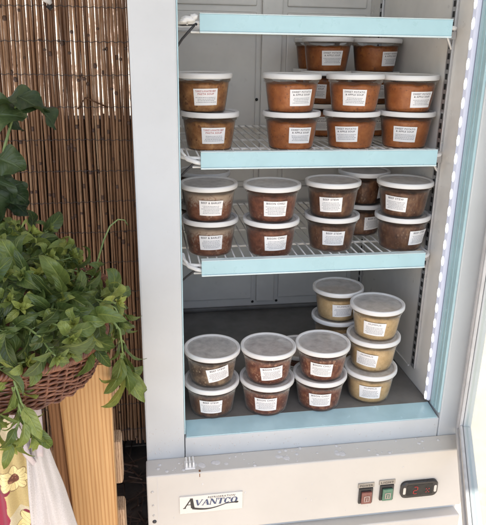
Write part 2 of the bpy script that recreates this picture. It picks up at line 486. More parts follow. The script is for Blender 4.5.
stack([(.2940, -.0050, 'red_stew', 2, 'lower red chili tub of the pair beside the cream stack, cooler floor'),
       (.2965, -.0060, 'red_stew', 0, 'upper red chili tub of the pair beside the cream stack, cooler floor', dict(tilt=-.03))], ZF)
stack([(.2800, .118, 'red_stew', 0, 'single tub half hidden behind the red chili pairs on the cooler floor')], ZF)
stack([(.4139, .0100, 'cream', 2, 'bottom cream-coloured hummus tub of the front stack of three'),
       (.4180, .0190, 'cream', -5, 'middle cream-coloured hummus tub of the front stack of three', dict(tilt=-.05)),
       (.4225, .0230, 'cream', -1, 'topmost cream-coloured hummus tub of the front stack of three', dict(tilt=-.05))], ZF)
stack([(.3700, .1320, 'cream', 8, 'bottom cream hummus tub of the stack behind, almost wholly hidden'),
       (.3690, .1310, 'cream', 6, 'middle cream hummus tub of the stack behind the front hummus stack'),
       (.3680, .1290, 'cream', 6, 'topmost cream hummus tub of the stack behind the front hummus stack')], ZF)

# ------------------------------------------------------------------ refrigerator
fr = thing('display_refrigerator', 'tall white and cream upright display refrigerator with its glass door open', 'refrigerator', (0.26, 0.2, -1.0))
def fpart(name, bm, mats, parent=None, smooth=False):
    o = new_obj(name, bm, mats, parent or fr, smooth)
    if parent is None: o.matrix_parent_inverse = Matrix.Translation((-0.26, -0.2, 1.0))
    return o
bm = bmesh.new()
box(bm, -.0810, -.0050, -.090, .560, -1.0, .95, .0035)
box(bm, .5390, .6080, -.090, .560, -1.0, .95, .0035)
box(bm, -.0048, .5388, .523, .560, -1.0, .95, .001)
box(bm, -.0048, .5388, -.0895, .520, .80, .949, .002)
box(bm, -.0038, .5378, -.0900, -.0500, -.575, -.5280, .0025)
box(bm, -.0048, .5388, -.0700, .520, -1.0, -.578, .002)
fpart('cabinet', bm, M_POST)
bm = bmesh.new()
zc = .78
box(bm, -.0048, -.0020, -.038, .520, -.518, zc, 0)
box(bm, .5350, .5380, -.038, .520, -.518, zc, 0)
box(bm, -.0018, .5348, .5181, .5215, -.518, zc, 0)
box(bm, -.0018, .5348, -.038, .5179, zc - .003, zc, 0)
# pressed seams of the back wall and the raised duct
box(bm, .2455, .2985, .5060, .5179, -.492, zc - .004, .003)
for (a, b) in ((.012, .232), (.312, .522)):
    for (c, d) in ((-.485, -.150), (-.135, .30), (.315, .70)):
        box(bm, a, b, .5135, .5179, c, d, .0035)
box(bm, .5310, .5348, .070, .500, -.49, -.486, .001)
fpart('liner', bm, M_LINER)
bm = bmesh.new(); box(bm, -.0020, .5350, -.0400, .5179, -.5230, -.5188, 0)
box(bm, -.0018, .5348, .5060, .5175, -.5186, -.507, .004)
fpart('interior_floor', bm, M_FLOOR)
for k, (x, z) in enumerate(((.236, -.135), (.308, -.135), (.236, .085), (.308, .085), (.236, -.495), (.308, -.495), (.236, .5))):
    bm = bmesh.new(); lathe(bm, [(0, 0.003), (.003, .002), (.004, 0)], 12)
    for v in bm.verts:
        v.co = Vector((x + v.co.x, .5131 - v.co.z, z + v.co.y))
    fpart('screw', bm, M_SLOT)
# breaker strips round the opening
bm = bmesh.new()
box(bm, -.0050, -.0028, -.0885, -.0385, -.520, .795, .0008)
box(bm, .5340, .5392, -.0885, -.0510, -.516, .795, .0012)
vs = box(bm, -.0010, .5340, -.0885, -.0385, -.535, -.519, .0)
for v in vs:
    if v.co.y < -.06 and v.co.z > -.525: v.co.z = -.5262
for k in range(2):
    box(bm, .5325, .5340, -.076 + k * .012, -.0735 + k * .012, -.512, .79, .0006)
fpart('breaker_strip', bm, M_BREAK)
# LED strip
bm = bmesh.new(); box(bm, .5255, .5348, -.0500, -.0345, -.510, .79, .004, seg=3)
led = fpart('led_strip', bm, M_LEDBAR)
proto = None; i = 0
zz = -.500
while zz < .78:
    if proto is None:
        b2 = bmesh.new(); bmesh.ops.create_icosphere(b2, subdivisions=2, radius=1)
        for v in b2.verts: v.co = Vector((v.co.x * .0010, v.co.y * .0054, v.co.z * .0105))
        proto = new_obj('diode', b2, M_LED, led, True); q = proto
    else:
        q = proto.copy(); COL.objects.link(q)
    q.location = (.5252, -.0422, zz); zz += .0345
# slotted shelf standards
for (x0, x1, y0, y1, zb) in ((.5290, .5349, .034, .053, -.478), (.5290, .5349, .420, .439, -.478), (-.0019, .003, .034, .053, -.478), (-.0019, .003, .420, .439, -.478)):
    bm = bmesh.new()
    box(bm, x0, x1, y0, y1, zb, .77, .0012)
    xs = x0 - .0006 if x0 > .3 else x1 - .0006
    z = zb + .010
    while z < .76:
        box(bm, xs, xs + .0012, y0 + .0045, y1 - .0065, z, z + .011, 0, 1); z += .019
    fpart('shelf_standard', bm, [M_STEEL, M_SLOT])
# kick panel
bm = bmesh.new()
box(bm, -.0830, .5860, -.1430, -.0905, -.7160, -.5712, .004, seg=3)
kick = fpart('kick_panel', bm, M_KICK)
bm = bmesh.new()
box(bm, -.0826, .5856, -.1200, -.0905, -.7400, -.7162, .001)
fpart('recess', bm, M_POST)
bm = bmesh.new()
box(bm, -.0830, .5860, -.1460, -.0905, -.9600, -.7402, .004, seg=3)
for k in range(7): box(bm, 0.05, .45, -.1475, -.1455, -.80 - k * .018, -.794 - k * .018, .001, 1)
fpart('lower_panel', bm, [M_KICK, M_SLOT])
bm = bmesh.new(); box(bm, -.0626, -.0616, -.1434, -.1428, -.714, -.576, 0)
new_obj('seam', bm, M_GASKET, kick)
def disc(bm, x, z, r, y=-.1431, h=.0015, mi=0):
    n0 = len(bm.verts)
    lathe(bm, [(0, h), (r * .6, h), (r, h * .3), (r, 0)], 14)
    bm.verts.ensure_lookup_table()
    for v in list(bm.verts)[n0:]: v.co = Vector((x + v.co.x, y - v.co.z, z + v.co.y))
for (x, z, r, m) in ((-.0725, -.608, .0030, M_KICK), (-.0720, -.640, .0022, M_KICK), (-.0715, -.664, .0022, M_KICK), (-.0705, -.679, .0042, M_DARK)):
    bm = bmesh.new(); disc(bm, x, z, r, h=.002); new_obj('screw', bm, m, kick, True)
# badge
def onpanel(x0, z0, ang=0.0, y=-.1462):
    ca, sa = math.cos(ang), math.sin(ang)
    return lambda u, v: Vector((x0 + u * ca - v * sa, y, z0 + u * sa + v * ca))
bm = bmesh.new(); box(bm, -.0205, .1055, -.1460, -.1428, -.6650, -.6245, .0008)
badge = fpart('badge', bm, [M_BADGE])
bm = bmesh.new(); mp = onpanel(.0425, -.6450)
_qn = [0]
def quad(bm, mp, pts, mi=0):
    _qn[0] = (_qn[0] + 1) % 200
    f = bm.faces.new([bm.verts.new(mp(*p) + Vector((0, -4e-6 * _qn[0], 0))) for p in pts]); f.material_index = mi
def stroke(bm, mp, x0, y0, x1, y1, w, mi=0, w1=None):
    w1 = w if w1 is None else w1
    quad(bm, mp, [(x0 - w / 2, y0), (x0 + w / 2, y0), (x1 + w1 / 2, y1), (x1 - w1 / 2, y1)], mi)
SH = .24
def letter(ch, x, y, h, w, mi=0, th=.24):
    T = h * th; t = h * .13; s = h * .09
    m2 = lambda u, v: mp(x + u + SH * v, y + v)
    def st(*a, **k): stroke(bm, m2, *a, mi=mi, **k)
    def serif(cx, cy, ww): quad(bm, m2, [(cx - ww / 2, cy - s / 2), (cx + ww / 2, cy - s / 2), (cx + ww / 2, cy + s / 2), (cx - ww / 2, cy + s / 2)], mi)
    if ch == 'A':
        st(w * .12, 0, w * .5, h, t, w1=t); st(w * .86, 0, w * .5, h, T, w1=T * .8)
        quad(bm, m2, [(w * .25, h * .30), (w * .75, h * .30), (w * .73, h * .38), (w * .28, h * .38)], mi)
        serif(w * .12, 0, w * .26); serif(w * .86, 0, w * .34)
    elif ch == 'V':
        st(w * .5, 0, w * .12, h, T * .8, w1=T); st(w * .52, 0, w * .88, h, t, w1=t)
        serif(w * .12, h, w * .34); serif(w * .88, h, w * .26)
    elif ch == 'N':
        st(w * .14, 0, w * .14, h, t); st(w * .86, 0, w * .86, h, t); st(w * .84, 0, w * .16, h, T)
        serif(w * .14, 0, w * .28); serif(w * .1, h, w * .24); serif(w * .86, h, w * .28)
    elif ch == 'T':
        st(w * .5, 0, w * .5, h, T); quad(bm, m2, [(w * .04, h * .92), (w * .96, h * .92), (w * .96, h), (w * .04, h)], mi)
        serif(w * .5, 0, w * .4); st(w * .08, h * .74, w * .06, h, t); st(w * .92, h * .74, w * .94, h, t)
    elif ch in 'CO':
        a0, a1 = (0, 2 * PI) if ch == 'O' else (.2 * PI, 1.8 * PI)
        n = 22
        for k in range(n):
            ps = []
            for (aa, q) in ((k, 1), (k + 1, 1), (k + 1, 0), (k, 0)):
                a = a0 + (a1 - a0) * aa / n
                wd = t + (T - t) * abs(math.cos(a)) ** 1.3
                ro = (w / 2, h / 2); ri = (w / 2 - wd, h / 2 - t * .9)
                r_ = ro if q else ri
                ps.append((w / 2 + r_[0] * math.cos(a), h / 2 + r_[1] * math.sin(a)))
            quad(bm, m2, ps, mi)
        if ch == 'C': st(w * .88, h * .62, w * .9, h * .95, t)
letter('A', -.056, -.0066, .0225, .0220, 0, .32)
xx = -.0335
for ch, w in (('V', .0140), ('A', .0140), ('N', .0150), ('T', .0130), ('C', .0125), ('O', .0140)):
    letter(ch, xx, -.0025, .0132, w, 1, .32); xx += w + .0004
put_text(bm, 'REFRIGERATION', mp, .020, .0128, .0044, .054, .2, 0)
# swoosh below the letters
prev = None
for k in range(31):
    t = k / 30
    x = -.0385 + .090 * t
    y = -.0065 - .0072 * math.sin(PI * min(1, t * 1.25 + .05)) + .0045 * t
    w = .0014 + .0036 * (1 - t) ** 2 + .0016 * t ** 6
    cur = ((x, y - w / 2), (x, y + w / 2))
    if prev: quad(bm, mp, [prev[0], cur[0], cur[1], prev[1]], 0)
    prev = cur
vs = [bm.verts.new(mp(.0505 + .0042 * math.cos(2 * PI * k / 16), -.0012 - .0012 + .0024 * math.sin(2 * PI * k / 16))) for k in range(16)]
bm.faces.new(vs)
new_obj('lettering', bm, [M_INKBK, M_INKNV], badge)
# rocker switches
for (x, m, s, z) in ((.3650, M_RED, 'POWER', -.663), (.4105, M_GREEN, 'LIGHT', -.6600)):
    bm = bmesh.new(); box(bm, x - .0150, x + .0150, -.1475, -.1428, z - .0200, z + .0175, .0015)
    sw = fpart('power_switch' if s == 'POWER' else 'light_switch', bm, M_BLACK)
    bm = bmesh.new()
    vs = box(bm, x - .0105, x + .0115, -.1520, -.1474, z - .0175, z + .0105, .001)
    new_obj('rocker', bm, m, sw)
    bm = bmesh.new(); mq = onpanel(x + .0005, z - .004, y=-.1523)
    for (a, b, c, d) in ((-.006, -.006, .002, .012), (.004, -.006, .002, .012), (-.006, .004, .012, .002), (-.001, -.008, .002, .010), (-.006, -.008, .012, .0015)):
        quad(bm, mq, [(a, b), (a + c, b), (a + c, b + d), (a, b + d)])
    new_obj('mark', bm, M_ROCKINK, sw)
    bm = bmesh.new(); box(bm, x - .0175, x + .0175, -.1455, -.1428, z + .0182, z + .0290, .0006)
    nm = new_obj('name_plate', bm, M_PLATE, sw)
    bm = bmesh.new(); put_text(bm, s, onpanel(x, z + .0210, y=-.1458), 0, 0, .0052, .028); new_obj('lettering', bm, M_INKBK, nm)
# thermostat
bm = bmesh.new()
cx, cz, hw, hh = .4820, -.6590, .0410, .0200
def rrect(hw, hh, r, n=8):
    out = []
    for (sx, sy, a) in ((1, 1, 0), (-1, 1, PI / 2), (-1, -1, PI), (1, -1, 1.5 * PI)):
        for k in range(n + 1):
            t = a + PI / 2 * k / n
            out.append((sx * (hw - r) + r * math.cos(t), sy * (hh - r) + r * math.sin(t)))
    return out
def prism(bm, pts, y0, y1, cx, cz, sc=1.0, mi=0):
    a = [bm.verts.new((cx + p[0], y0, cz + p[1])) for p in pts]; b = [bm.verts.new((cx + p[0] * sc, y1, cz + p[1] * sc)) for p in pts]
    n = len(a)
    for k in range(n):
        f = bm.faces.new((a[k], b[k], b[(k + 1) % n], a[(k + 1) % n])); f.material_index = mi
    f = bm.faces.new(b); f.material_index = mi
prism(bm, rrect(hw, hh, .012), -.1428, -.1480, cx, cz); prism(bm, rrect(hw - .0005, hh - .0005, .012), -.1480, -.1500, cx, cz, .94)
th = fpart('thermostat', bm, M_BLACK)
bm = bmesh.new()
prism(bm, rrect(.0290, .0130, .003), -.1500, -.1504, cx, cz)
new_obj('display_window', bm, M_SLOT, th)
for sx in (-1, 1):
    bm = bmesh.new(); prism(bm, rrect(.0028, .0085, .0026), -.1500, -.1508, cx + sx * .0342, cz); new_obj('button', bm, M_STEEL, th)
bm = bmesh.new(); mq = onpanel(cx - .008, cz - .0085, y=-.1507)
def seg7(x, segs, h=.017, w=.0085, t=.0017):
    S7 = {'a': (0, h, w, h), 'g': (0, h / 2, w, h / 2), 'd': (0, 0, w, 0), 'f': (0, h / 2, 0, h), 'b': (w, h / 2, w, h), 'e': (0, 0, 0, h / 2), 'c': (w, 0, w, h / 2)}
    for s in segs:
        x0, y0, x1, y1 = S7[s]
        if y0 == y1: quad(bm, mq, [(x + x0 + t / 2, y0 - t / 2), (x + x1 - t / 2, y0 - t / 2), (x + x1 - t / 2, y0 + t / 2), (x + x0 + t / 2, y0 + t / 2)])
        else: quad(bm, mq, [(x + x0 - t / 2, y0 + t / 2), (x + x0 + t / 2, y0 + t / 2), (x + x0 + t / 2, y1 - t / 2), (x + x0 - t / 2, y1 - t / 2)])
seg7(-.006, 'abged'); 
for (a, b) in ((.021, .001), (.024, .005), (.021, .009), (.027, .001), (.027, .009)):
    quad(bm, mq, [(a, b), (a + .0022, b), (a + .0022, b + .0022), (a, b + .0022)])
new_obj('digits', bm, M_DIGIT, th)
# ledge fittings: hinge bracket and rust spot
bm = bmesh.new()
box(bm, -.0075, .0125, -.1330, -.1080, -.5709, -.5680, .001)
for x in (-.0055, .0010, .0080): box(bm, x, x + .0030, -.1310, -.1100, -.5682, -.5570, .001)
fpart('latch_bracket', bm, M_TIE)
bm = bmesh.new(); box(bm, .0194, .0210, -.1436, -.1426, -.582, -.5745, .0003); box(bm, .0186, .0222, -.142, -.136, -.5712, -.5706, 0)
fpart('rust_spot', bm, M_RUST)
# glass door, hinged at the right post
hinge = Vector((.5865, -.0960, 0)); dd = Vector((-.42, -.9075, 0)).normalized()
nn = Vector((-dd.y, dd.x, 0))          # towards the outside of the door
def doorM():
    M = Matrix.Identity(4)
    for i in range(3): M[i][0] = dd[i]; M[i][1] = nn[i]; M[i][2] = (0, 0, 1)[i]; M[i][3] = hinge[i]
    return M
DM = doorM()
W = .665; z0, z1 = -.562, .82
door = fpart('door', bmesh.new(), M_POST)
bm = bmesh.new()
def frame(bm, o, w, y0, y1, bev=.001, mi=0):
    """rectangular ring, outer inset o, bar width w"""
    box(bm, o, o + w, y0, y1, z0 + o, z1 - o, bev, mi, M=DM)
    box(bm, W - o - w, W - o, y0, y1, z0 + o, z1 - o, bev, mi, M=DM)
    box(bm, o + w + .0005, W - o - w - .0005, y0, y1, z0 + o, z0 + o + w, bev, mi, M=DM)
    box(bm, o + w + .0005, W - o - w - .0005, y0, y1, z1 - o - w, z1 - o, bev, mi, M=DM)
frame(bm, 0.000, .040, .0, .016, .003)
for v in bm.verts: pass
door.data.materials.clear()
me = door.data; bm.to_mesh(me); bm.free(); me.materials.append(M_POST)
bm = bmesh.new(); frame(bm, .0015, .021, -.010, -.0005, .004); new_obj('gasket', bm, M_GASKET, door)
bm = bmesh.new(); frame(bm, .0230, .0035, -.004, -.0005, .0005); new_obj('gasket_groove', bm, M_GASKDK, door)
bm = bmesh.new(); frame(bm, .027, .012, -.007, -.0005, .002); new_obj('inner_trim', bm, M_GASKET, door)
bm = bmesh.new(); box(bm, .0405, W - .0405, .004, .009, z0 + .0405, z1 - .0405, 0, M=DM); new_obj('glass_pane', bm, M_GLASS, door)

# water drops left on the ledge and panel
bm = bmesh.new()
rnd = random.Random(11)
def drop(x, y, z, r, up=True, st=1.0, h=.35):
    n0 = len(bm.verts)
    lathe(bm, [(0, r * h), (r * .6, r * h * .8), (r * .92, r * h * .35), (r, 0)], 12)
    for v in list(bm.verts)[n0:]:
        if up: v.co = Vector((x + v.co.x * 1.0, y + v.co.y, z + v.co.z))
        else: v.co = Vector((x + v.co.x, y - v.co.z, z + v.co.y * st))
for k in range(70):
    drop(rnd.uniform(-.07, .575), rnd.uniform(-.137, -.094), -.5712, rnd.choice((.0012, .0018, .0025, .004)))
for k in range(60):
    drop(rnd.choice((rnd.uniform(-.07, .55), rnd.uniform(.02, .3))), -.0901, rnd.uniform(-.565, -.532), rnd.uniform(.0007, .0016), False, rnd.uniform(1, 1.6))
for k in range(16):
    drop(rnd.uniform(-.055, .55), -.1431, rnd.uniform(-.70, -.585), rnd.uniform(.0009, .0018), False, rnd.uniform(1, 2.4))
for (x, w) in ((.065, .02), (.03, .03), (.19, .02), (.31, .014)):
    for k in range(3): drop(x + rnd.uniform(-w, w), -.122 + rnd.uniform(-.008, .008), -.5712, rnd.uniform(.004, .008), h=.22)
for k in range(40):
    drop(rnd.uniform(-.075, -.01), -.0901, rnd.uniform(-.56, -.50), rnd.uniform(.0006, .0012), False, 1.2)
M_WATER, nt_, b_, o_ = mat('water_drop')
b_.inputs['Base Color'].default_value = (0.56, 0.55, 0.55, 1); b_.inputs['Roughness'].default_value = 0.08
b_.inputs['Specular IOR Level'].default_value = 0.8
wd = new_obj('water_drops', bm, M_WATER, None, True); wd['kind'] = 'stuff'; wd['label'] = 'small water drops scattered on the white ledge and bottom rail'
wd['category'] = 'water drops'

# ------------------------------------------------------------------ wire shelves
def shelf(z, label, left, first=False):
    t = thing('wire_shelf', label, 'wire shelf', (.267, .24, z))
    T = Matrix.Translation((-.267, -.24, -z))
    def sp(name, bm, mats, parent=None, smooth=False):
        o = new_obj(name, bm, mats, parent or t, smooth)
        if parent is None: o.matrix_parent_inverse = T
        return o
    x0, x1, y0, y1 = .0045, .5250, .0000, .4950
    zw = z - .0145
    bm = bmesh.new()
    # rounded outer frame
    r = .030; pts = []
    for (cx_, cy_, a) in ((x1 - r, y1 - r, 0), (x0 + r, y1 - r, PI / 2), (x0 + r, y0 + r, PI), (x1 - r, y0 + r, 1.5 * PI)):
        for k in range(7): pts.append((cx_ + r * math.cos(a + PI / 2 * k / 6), cy_ + r * math.sin(a + PI / 2 * k / 6), zw))
    tube(bm, pts, .0038, 8, closed=True)
    sp('frame', bm, M_WIRE)
    bm = bmesh.new()
    x = x0 + .014
    while x < x1 - .008:
        tube(bm, [(x, y0 + .001, zw - .004), (x, y0 + .006, zw + .0028), (x, .2, zw + .0028), (x, y1, zw + .0028)], .0017, 6)
        x += .0185
    for y in (.125, .250, .375): tube(bm, [(x0, y, zw - .0015), (x1, y, zw - .0015)], .0028, 6)
    tube(bm, [(x0 + .02, y0 + .001, zw - .0160), (x1 - .02, y0 + .001, zw - .0160)], .0022, 6)
    sp('wires', bm, M_WIRE)
    # price channel: face, lips
    bm = bmesh.new()
    a, b = .0387, .5008
    ya, yb = -.0150, -.0125
    vs = box(bm, a, b, ya, yb, z - .0292, z - .0016, .0006)
    sp('price_channel', bm, M_TEAL)
    bm = bmesh.new(); box(bm, a, b, ya - .0016, yb + .004, z - .0325, z - .0294, .0008); box(bm, a, b, ya - .0008, yb + .012, z - .0014, z, .0004)
    sp('channel_lip', bm, M_TEALW)
    # end clips and support arms
    bm = bmesh.new()
    box(bm, .4960, .5330, .030, .034, z - .034, z - .020, .001)
    tube(bm, [(.5315, .040, z - .052), (.500, .006, z - .024)], .0030, 6)
    tube(bm, [(.5315, .040, z - .022), (.503, .012, z - .021)], .0026, 6)
    sp('support_arm', bm, M_STEEL)
    bm = bmesh.new()
    tube(bm, [(-.0015, .044, z - .016), (.012, .030, z - .018), (.034, -.004, z - .018)], .0024, 6)
    tube(bm, [(-.0015, .030, z - .060), (.010, .012, z - .042), (.030, -.004, z - .020)], .0022, 6)
    sp('support_clip', bm, M_DARK)
    bm = bmesh.new()
    if left == 'tie':
        for (px, pz, sx, sz) in ((.020, -.010, .013, .0055), (.030, -.006, .008, .005), (.012, -.013, .007, .004)):
            n0 = len(bm.verts)
            bmesh.ops.create_icosphere(bm, subdivisions=3, radius=1)
            bm.verts.ensure_lookup_table()
            for v in list(bm.verts)[n0:]:
                q = 1 + .25 * noise.noise(v.co * 1.9 + Vector((px * 90, 0, 3)))
                v.co = Vector((px + v.co.x * sx * q, -.006 + v.co.y * .006 * q, z + pz + v.co.z * sz * q))
    else:
        tube(bm, [(.006, .052, z - .008), (.0075, .022, z - .0105), (.016, .000, z - .016), (.030, -.007, z - .020), (.040, -.008, z - .022)], .0042, 10)
        tube(bm, [(.002, .050, z - .004), (.004, .020, z - .004), (.012, .004, z - .010)], .0022, 8)
    sp('end_cap', bm, M_TIE, smooth=True)
    return t
shelf(.2672, 'empty top wire shelf with a teal front strip and a white knotted tie', 'tie')
shelf(.0312, 'wire shelf with teal front strip carrying the orange soup tubs', 'cap')
shelf(-.1797, 'wire shelf with teal front strip carrying the brown stew tubs', 'cap')

# ------------------------------------------------------------------ reed fence
def reed_mat(name):
    m, nt, b, o = mat(name)
    at = nt.nodes.new('ShaderNodeAttribute'); at.attribute_name = 'tint'
    r = ramp(nt, at.outputs['Fac'], [(0.0, (0.17, 0.080, 0.038)), (0.35, (0.34, 0.185, 0.098)), (0.7, (0.48, 0.285, 0.160)), (1.0, (0.62, 0.43, 0.27))])
    n = noise_tex(nt, 90, 5, 0.7, vec=(1, 1, .12))
    r2 = ramp(nt, n.outputs['Fac'], [(0.28, (0.50, 0.46, 0.44)), (0.55, (1, 1, 1)), (0.8, (1.12, 1.08, 1.0))])
    mx = nd(nt, 'ShaderNodeMix', data_type='RGBA', blend_type='MULTIPLY'); mx.inputs[0].default_value = 1
    nt.links.new(r.outputs[0], mx.inputs[6]); nt.links.new(r2.outputs[0], mx.inputs[7])
    nt.links.new(mx.outputs[2], b.inputs['Base Color'])
    b.inputs['Roughness'].default_value = 0.42
    bump(nt, n.outputs['Fac'], b, 0.4, 0.001)
    tl = nt.nodes.new('ShaderNodeBsdfTranslucent'); nt.links.new(mx.outputs[2], tl.inputs[0])
    mix_shader(nt, .38, b.outputs[0], tl.outputs[0], o)
    return m
M_REED = reed_mat('reed')
M_NODE = painted('reed_node', (0.075, 0.038, 0.022), 0.6, 0.2, 80)
fence = thing('reed_fence', 'tall backlit brown reed fence tied with thin wires behind the refrigerator', 'reed fence', (-.3, .5, -1.0))
FT = Matrix.Translation((.3, -.5, 1.0))
bm = bmesh.new(); lay = bm.verts.layers.float.new('tint')
rnd = random.Random(21)
FZ0, FZ1 = -.94, .62
def reed(x, y, z0, z1, r, tint, lean=0.0):
    n = 26; ph = rnd.uniform(0, 6); amp = rnd.uniform(.0004, .0016); fq = rnd.uniform(2, 6)
    nv0 = len(bm.verts)
    tl = rnd.uniform(-.002, .002) + lean + .11 * max(0, -.10 - x)
    zm = (z0 + z1) / 2
    pts = [(x + amp * math.sin(ph + fq * 3 * (z0 + (z1 - z0) * k / n)) + tl * ((z0 + (z1 - z0) * k / n) - zm), y, z0 + (z1 - z0) * k / n) for k in range(n + 1)]
    tube(bm, pts, lambda t: r * (1 + .06 * math.sin(t * 9 + ph)), 7)
    bm.verts.ensure_lookup_table()
    for i in range(nv0, len(bm.verts)): bm.verts[i][lay] = tint
    z = z0 + rnd.uniform(.02, .25)
    while z < z1 - .01:
        k = (z - z0) / (z1 - z0); xx = x + amp * math.sin(ph + fq * 3 * z) + tl * (z - zm)
        if rnd.random() < .75:
            rr_ = r * rnd.uniform(1.08, 1.28)
            s = rnd.uniform(.002, .0065)
            tube(bm, [(xx, y - .0003, z - s), (xx, y - .0006, z), (xx, y - .0003, z + s)], lambda t, R=rr_: R * (.86 + .20 * math.sin(PI * t)), 7, mi=1)
        z += rnd.uniform(.14, .30)
x = -.62
while x < -.092:
    r = rnd.uniform(.0026, .0042)
    x += r
    miss = rnd.random()
    tint = min(1, max(0, rnd.gauss(.48, .24)))
    if miss < .06:
        zb = rnd.uniform(.0, .12); reed(x, .5, FZ0, zb, r, tint)
        if rnd.random() < .7: reed(x, .5, zb + rnd.uniform(.03, .16), FZ1, r * .9, tint)
    else:
        reed(x, .5 + rnd.uniform(-.003, .003), FZ0 + rnd.uniform(-.01, .02), FZ1, r, tint, rnd.uniform(-.0015, .0015))
    x += r + (rnd.uniform(.0001, .0012) if rnd.random() < .68 else rnd.uniform(.0014, .0030))
# thinner second layer
x = -.62
while x < -.092:
    r = rnd.uniform(.0018, .0034)
    if rnd.random() < .62: reed(x, .511, FZ0, FZ1, r, min(1, max(0, rnd.gauss(.35, .2))), rnd.uniform(-.006, .006))
    else: reed(x, .511, FZ0, rnd.uniform(-.02, .08), r, .3)
    x += rnd.uniform(.0065, .0115)
tube(bm, [(-.225, .492, .062), (-.205, .492, .090), (-.150, .492, .066)], .0022, 6)
o = new_obj('reeds', bm, [M_REED, M_NODE], fence, False); o.matrix_parent_inverse = FT
for zw in (.58, .487, .394, .301, .222, .144, .066, -.015, -.096, -.178, -.262, -.349, -.437, -.527, -.62, -.71, -.80, -.89):
    bm = bmesh.new(); p = []
    k = 0; x = -.64
    while x < -.0845:
        p.append((x, .4935 + .0012 * math.sin(k * 2.1), zw + .0016 * math.sin(k * 1.3) + .003 * noise.noise(Vector((x * 6, zw * 9, 0))))); x += .004; k += 1
    tube(bm, p, .0008, 5)
    o = new_obj('binding_wire', bm, M_DARK, fence); o.matrix_parent_inverse = FT
# pale plastic clip near the top of the fence
bm = bmesh.new()
tube(bm, [(-.308, .474, .366), (-.288, .470, .337), (-.276, .470, .316), (-.267, .472, .304)], lambda t: .016 * (1 - t) ** .7 + .004, 10)
tube(bm, [(-.275, .478, .301), (-.267, .476, .294)], .006, 8, mi=1)
o = new_obj('plastic_clip', bm, [M_TIE, M_DARK], None, True); tag(o, 'pale plastic clip hooked over the reeds at the top left', 'plastic clip')

# ------------------------------------------------------------------ leaves
def leaf_mat(name, base, light, dark, trans=0.25, rough=0.36):
    m, nt, b, o = mat(name)
    uv = nt.nodes.new('ShaderNodeUVMap'); sp = nt.nodes.new('ShaderNodeSeparateXYZ'); nt.links.new(uv.outputs[0], sp.inputs[0])
    # |u-.5|
    s1 = nt.nodes.new('ShaderNodeMath'); s1.operation = 'SUBTRACT'; s1.inputs[1].default_value = .5; nt.links.new(sp.outputs[0], s1.inputs[0])
    ab = nt.nodes.new('ShaderNodeMath'); ab.operation = 'ABSOLUTE'; nt.links.new(s1.outputs[0], ab.inputs[0])
    # side veins: frac((v - |u-.5|*.55) * 7)
    m1 = nt.nodes.new('ShaderNodeMath'); m1.operation = 'MULTIPLY_ADD'; m1.inputs[1].default_value = -.55
    nt.links.new(ab.outputs[0], m1.inputs[0]); nt.links.new(sp.outputs[1], m1.inputs[2])
    m2 = nt.nodes.new('ShaderNodeMath'); m2.operation = 'MULTIPLY'; m2.inputs[1].default_value = 7.0; nt.links.new(m1.outputs[0], m2.inputs[0])
    fr2 = nt.nodes.new('ShaderNodeMath'); fr2.operation = 'PINGPONG'; fr2.inputs[1].default_value = .5; nt.links.new(m2.outputs[0], fr2.inputs[0])
    vr = ramp(nt, fr2.outputs[0], [(0.0, (1, 1, 1)), (0.10, (.25, .25, .25)), (0.35, (0, 0, 0))])
    mr = ramp(nt, ab.outputs[0], [(0.0, (1, 1, 1)), (0.03, (.8, .8, .8)), (0.06, (0, 0, 0))])
    mxv = nt.nodes.new('ShaderNodeMath'); mxv.operation = 'MAXIMUM'
    m3 = nt.nodes.new('ShaderNodeMath'); m3.operation = 'MULTIPLY'; m3.inputs[1].default_value = .45; nt.links.new(vr.outputs[0], m3.inputs[0])
    nt.links.new(m3.outputs[0], mxv.inputs[0]); nt.links.new(mr.outputs[0], mxv.inputs[1])
    at = nt.nodes.new('ShaderNodeAttribute'); at.attribute_name = 'tint'
    r = ramp(nt, at.outputs['Fac'], [(0.0, dark), (0.5, base), (1.0, light)])
    n = noise_tex(nt, 120, 4, 0.6)
    rn = ramp(nt, n.outputs['Fac'], [(0.3, (0.72, 0.76, 0.70)), (0.7, (1.15, 1.12, 1.1))])
    mm = nd(nt, 'ShaderNodeMix', data_type='RGBA', blend_type='MULTIPLY'); mm.inputs[0].default_value = 1
    nt.links.new(r.outputs[0], mm.inputs[6]); nt.links.new(rn.outputs[0], mm.inputs[7])
    mv = nd(nt, 'ShaderNodeMix', data_type='RGBA')
    mf = nt.nodes.new('ShaderNodeMath'); mf.operation = 'MULTIPLY'; mf.inputs[1].default_value = .20; nt.links.new(mxv.outputs[0], mf.inputs[0])
    nt.links.new(mf.outputs[0], mv.inputs[0]); nt.links.new(mm.outputs[2], mv.inputs[6]); mv.inputs[7].default_value = (*[min(1, c * 1.6) for c in light], 1)
    nt.links.new(mv.outputs[2], b.inputs['Base Color'])
    b.inputs['Roughness'].default_value = rough; b.inputs['Specular IOR Level'].default_value = .45
    bp = nt.nodes.new('ShaderNodeBump'); bp.invert = True; bp.inputs['Strength'].default_value = .6; bp.inputs['Distance'].default_value = .0018
    nt.links.new(mxv.outputs[0], bp.inputs['Height']); nt.links.new(bp.outputs[0], b.inputs['Normal'])
    tl = nt.nodes.new('ShaderNodeBsdfTranslucent')
    hs = nt.nodes.new('ShaderNodeHueSaturation'); hs.inputs['Value'].default_value = 1.5; hs.inputs['Hue'].default_value = .485
    nt.links.new(mv.outputs[2], hs.inputs['Color']); nt.links.new(hs.outputs[0], tl.inputs[0])
    mix_shader(nt, trans, b.outputs[0], tl.outputs[0], o)
    return m
M_LEAF = leaf_mat('basil_leaf', (0.105, 0.158, 0.042), (0.36, 0.41, 0.10), (0.030, 0.054, 0.018))
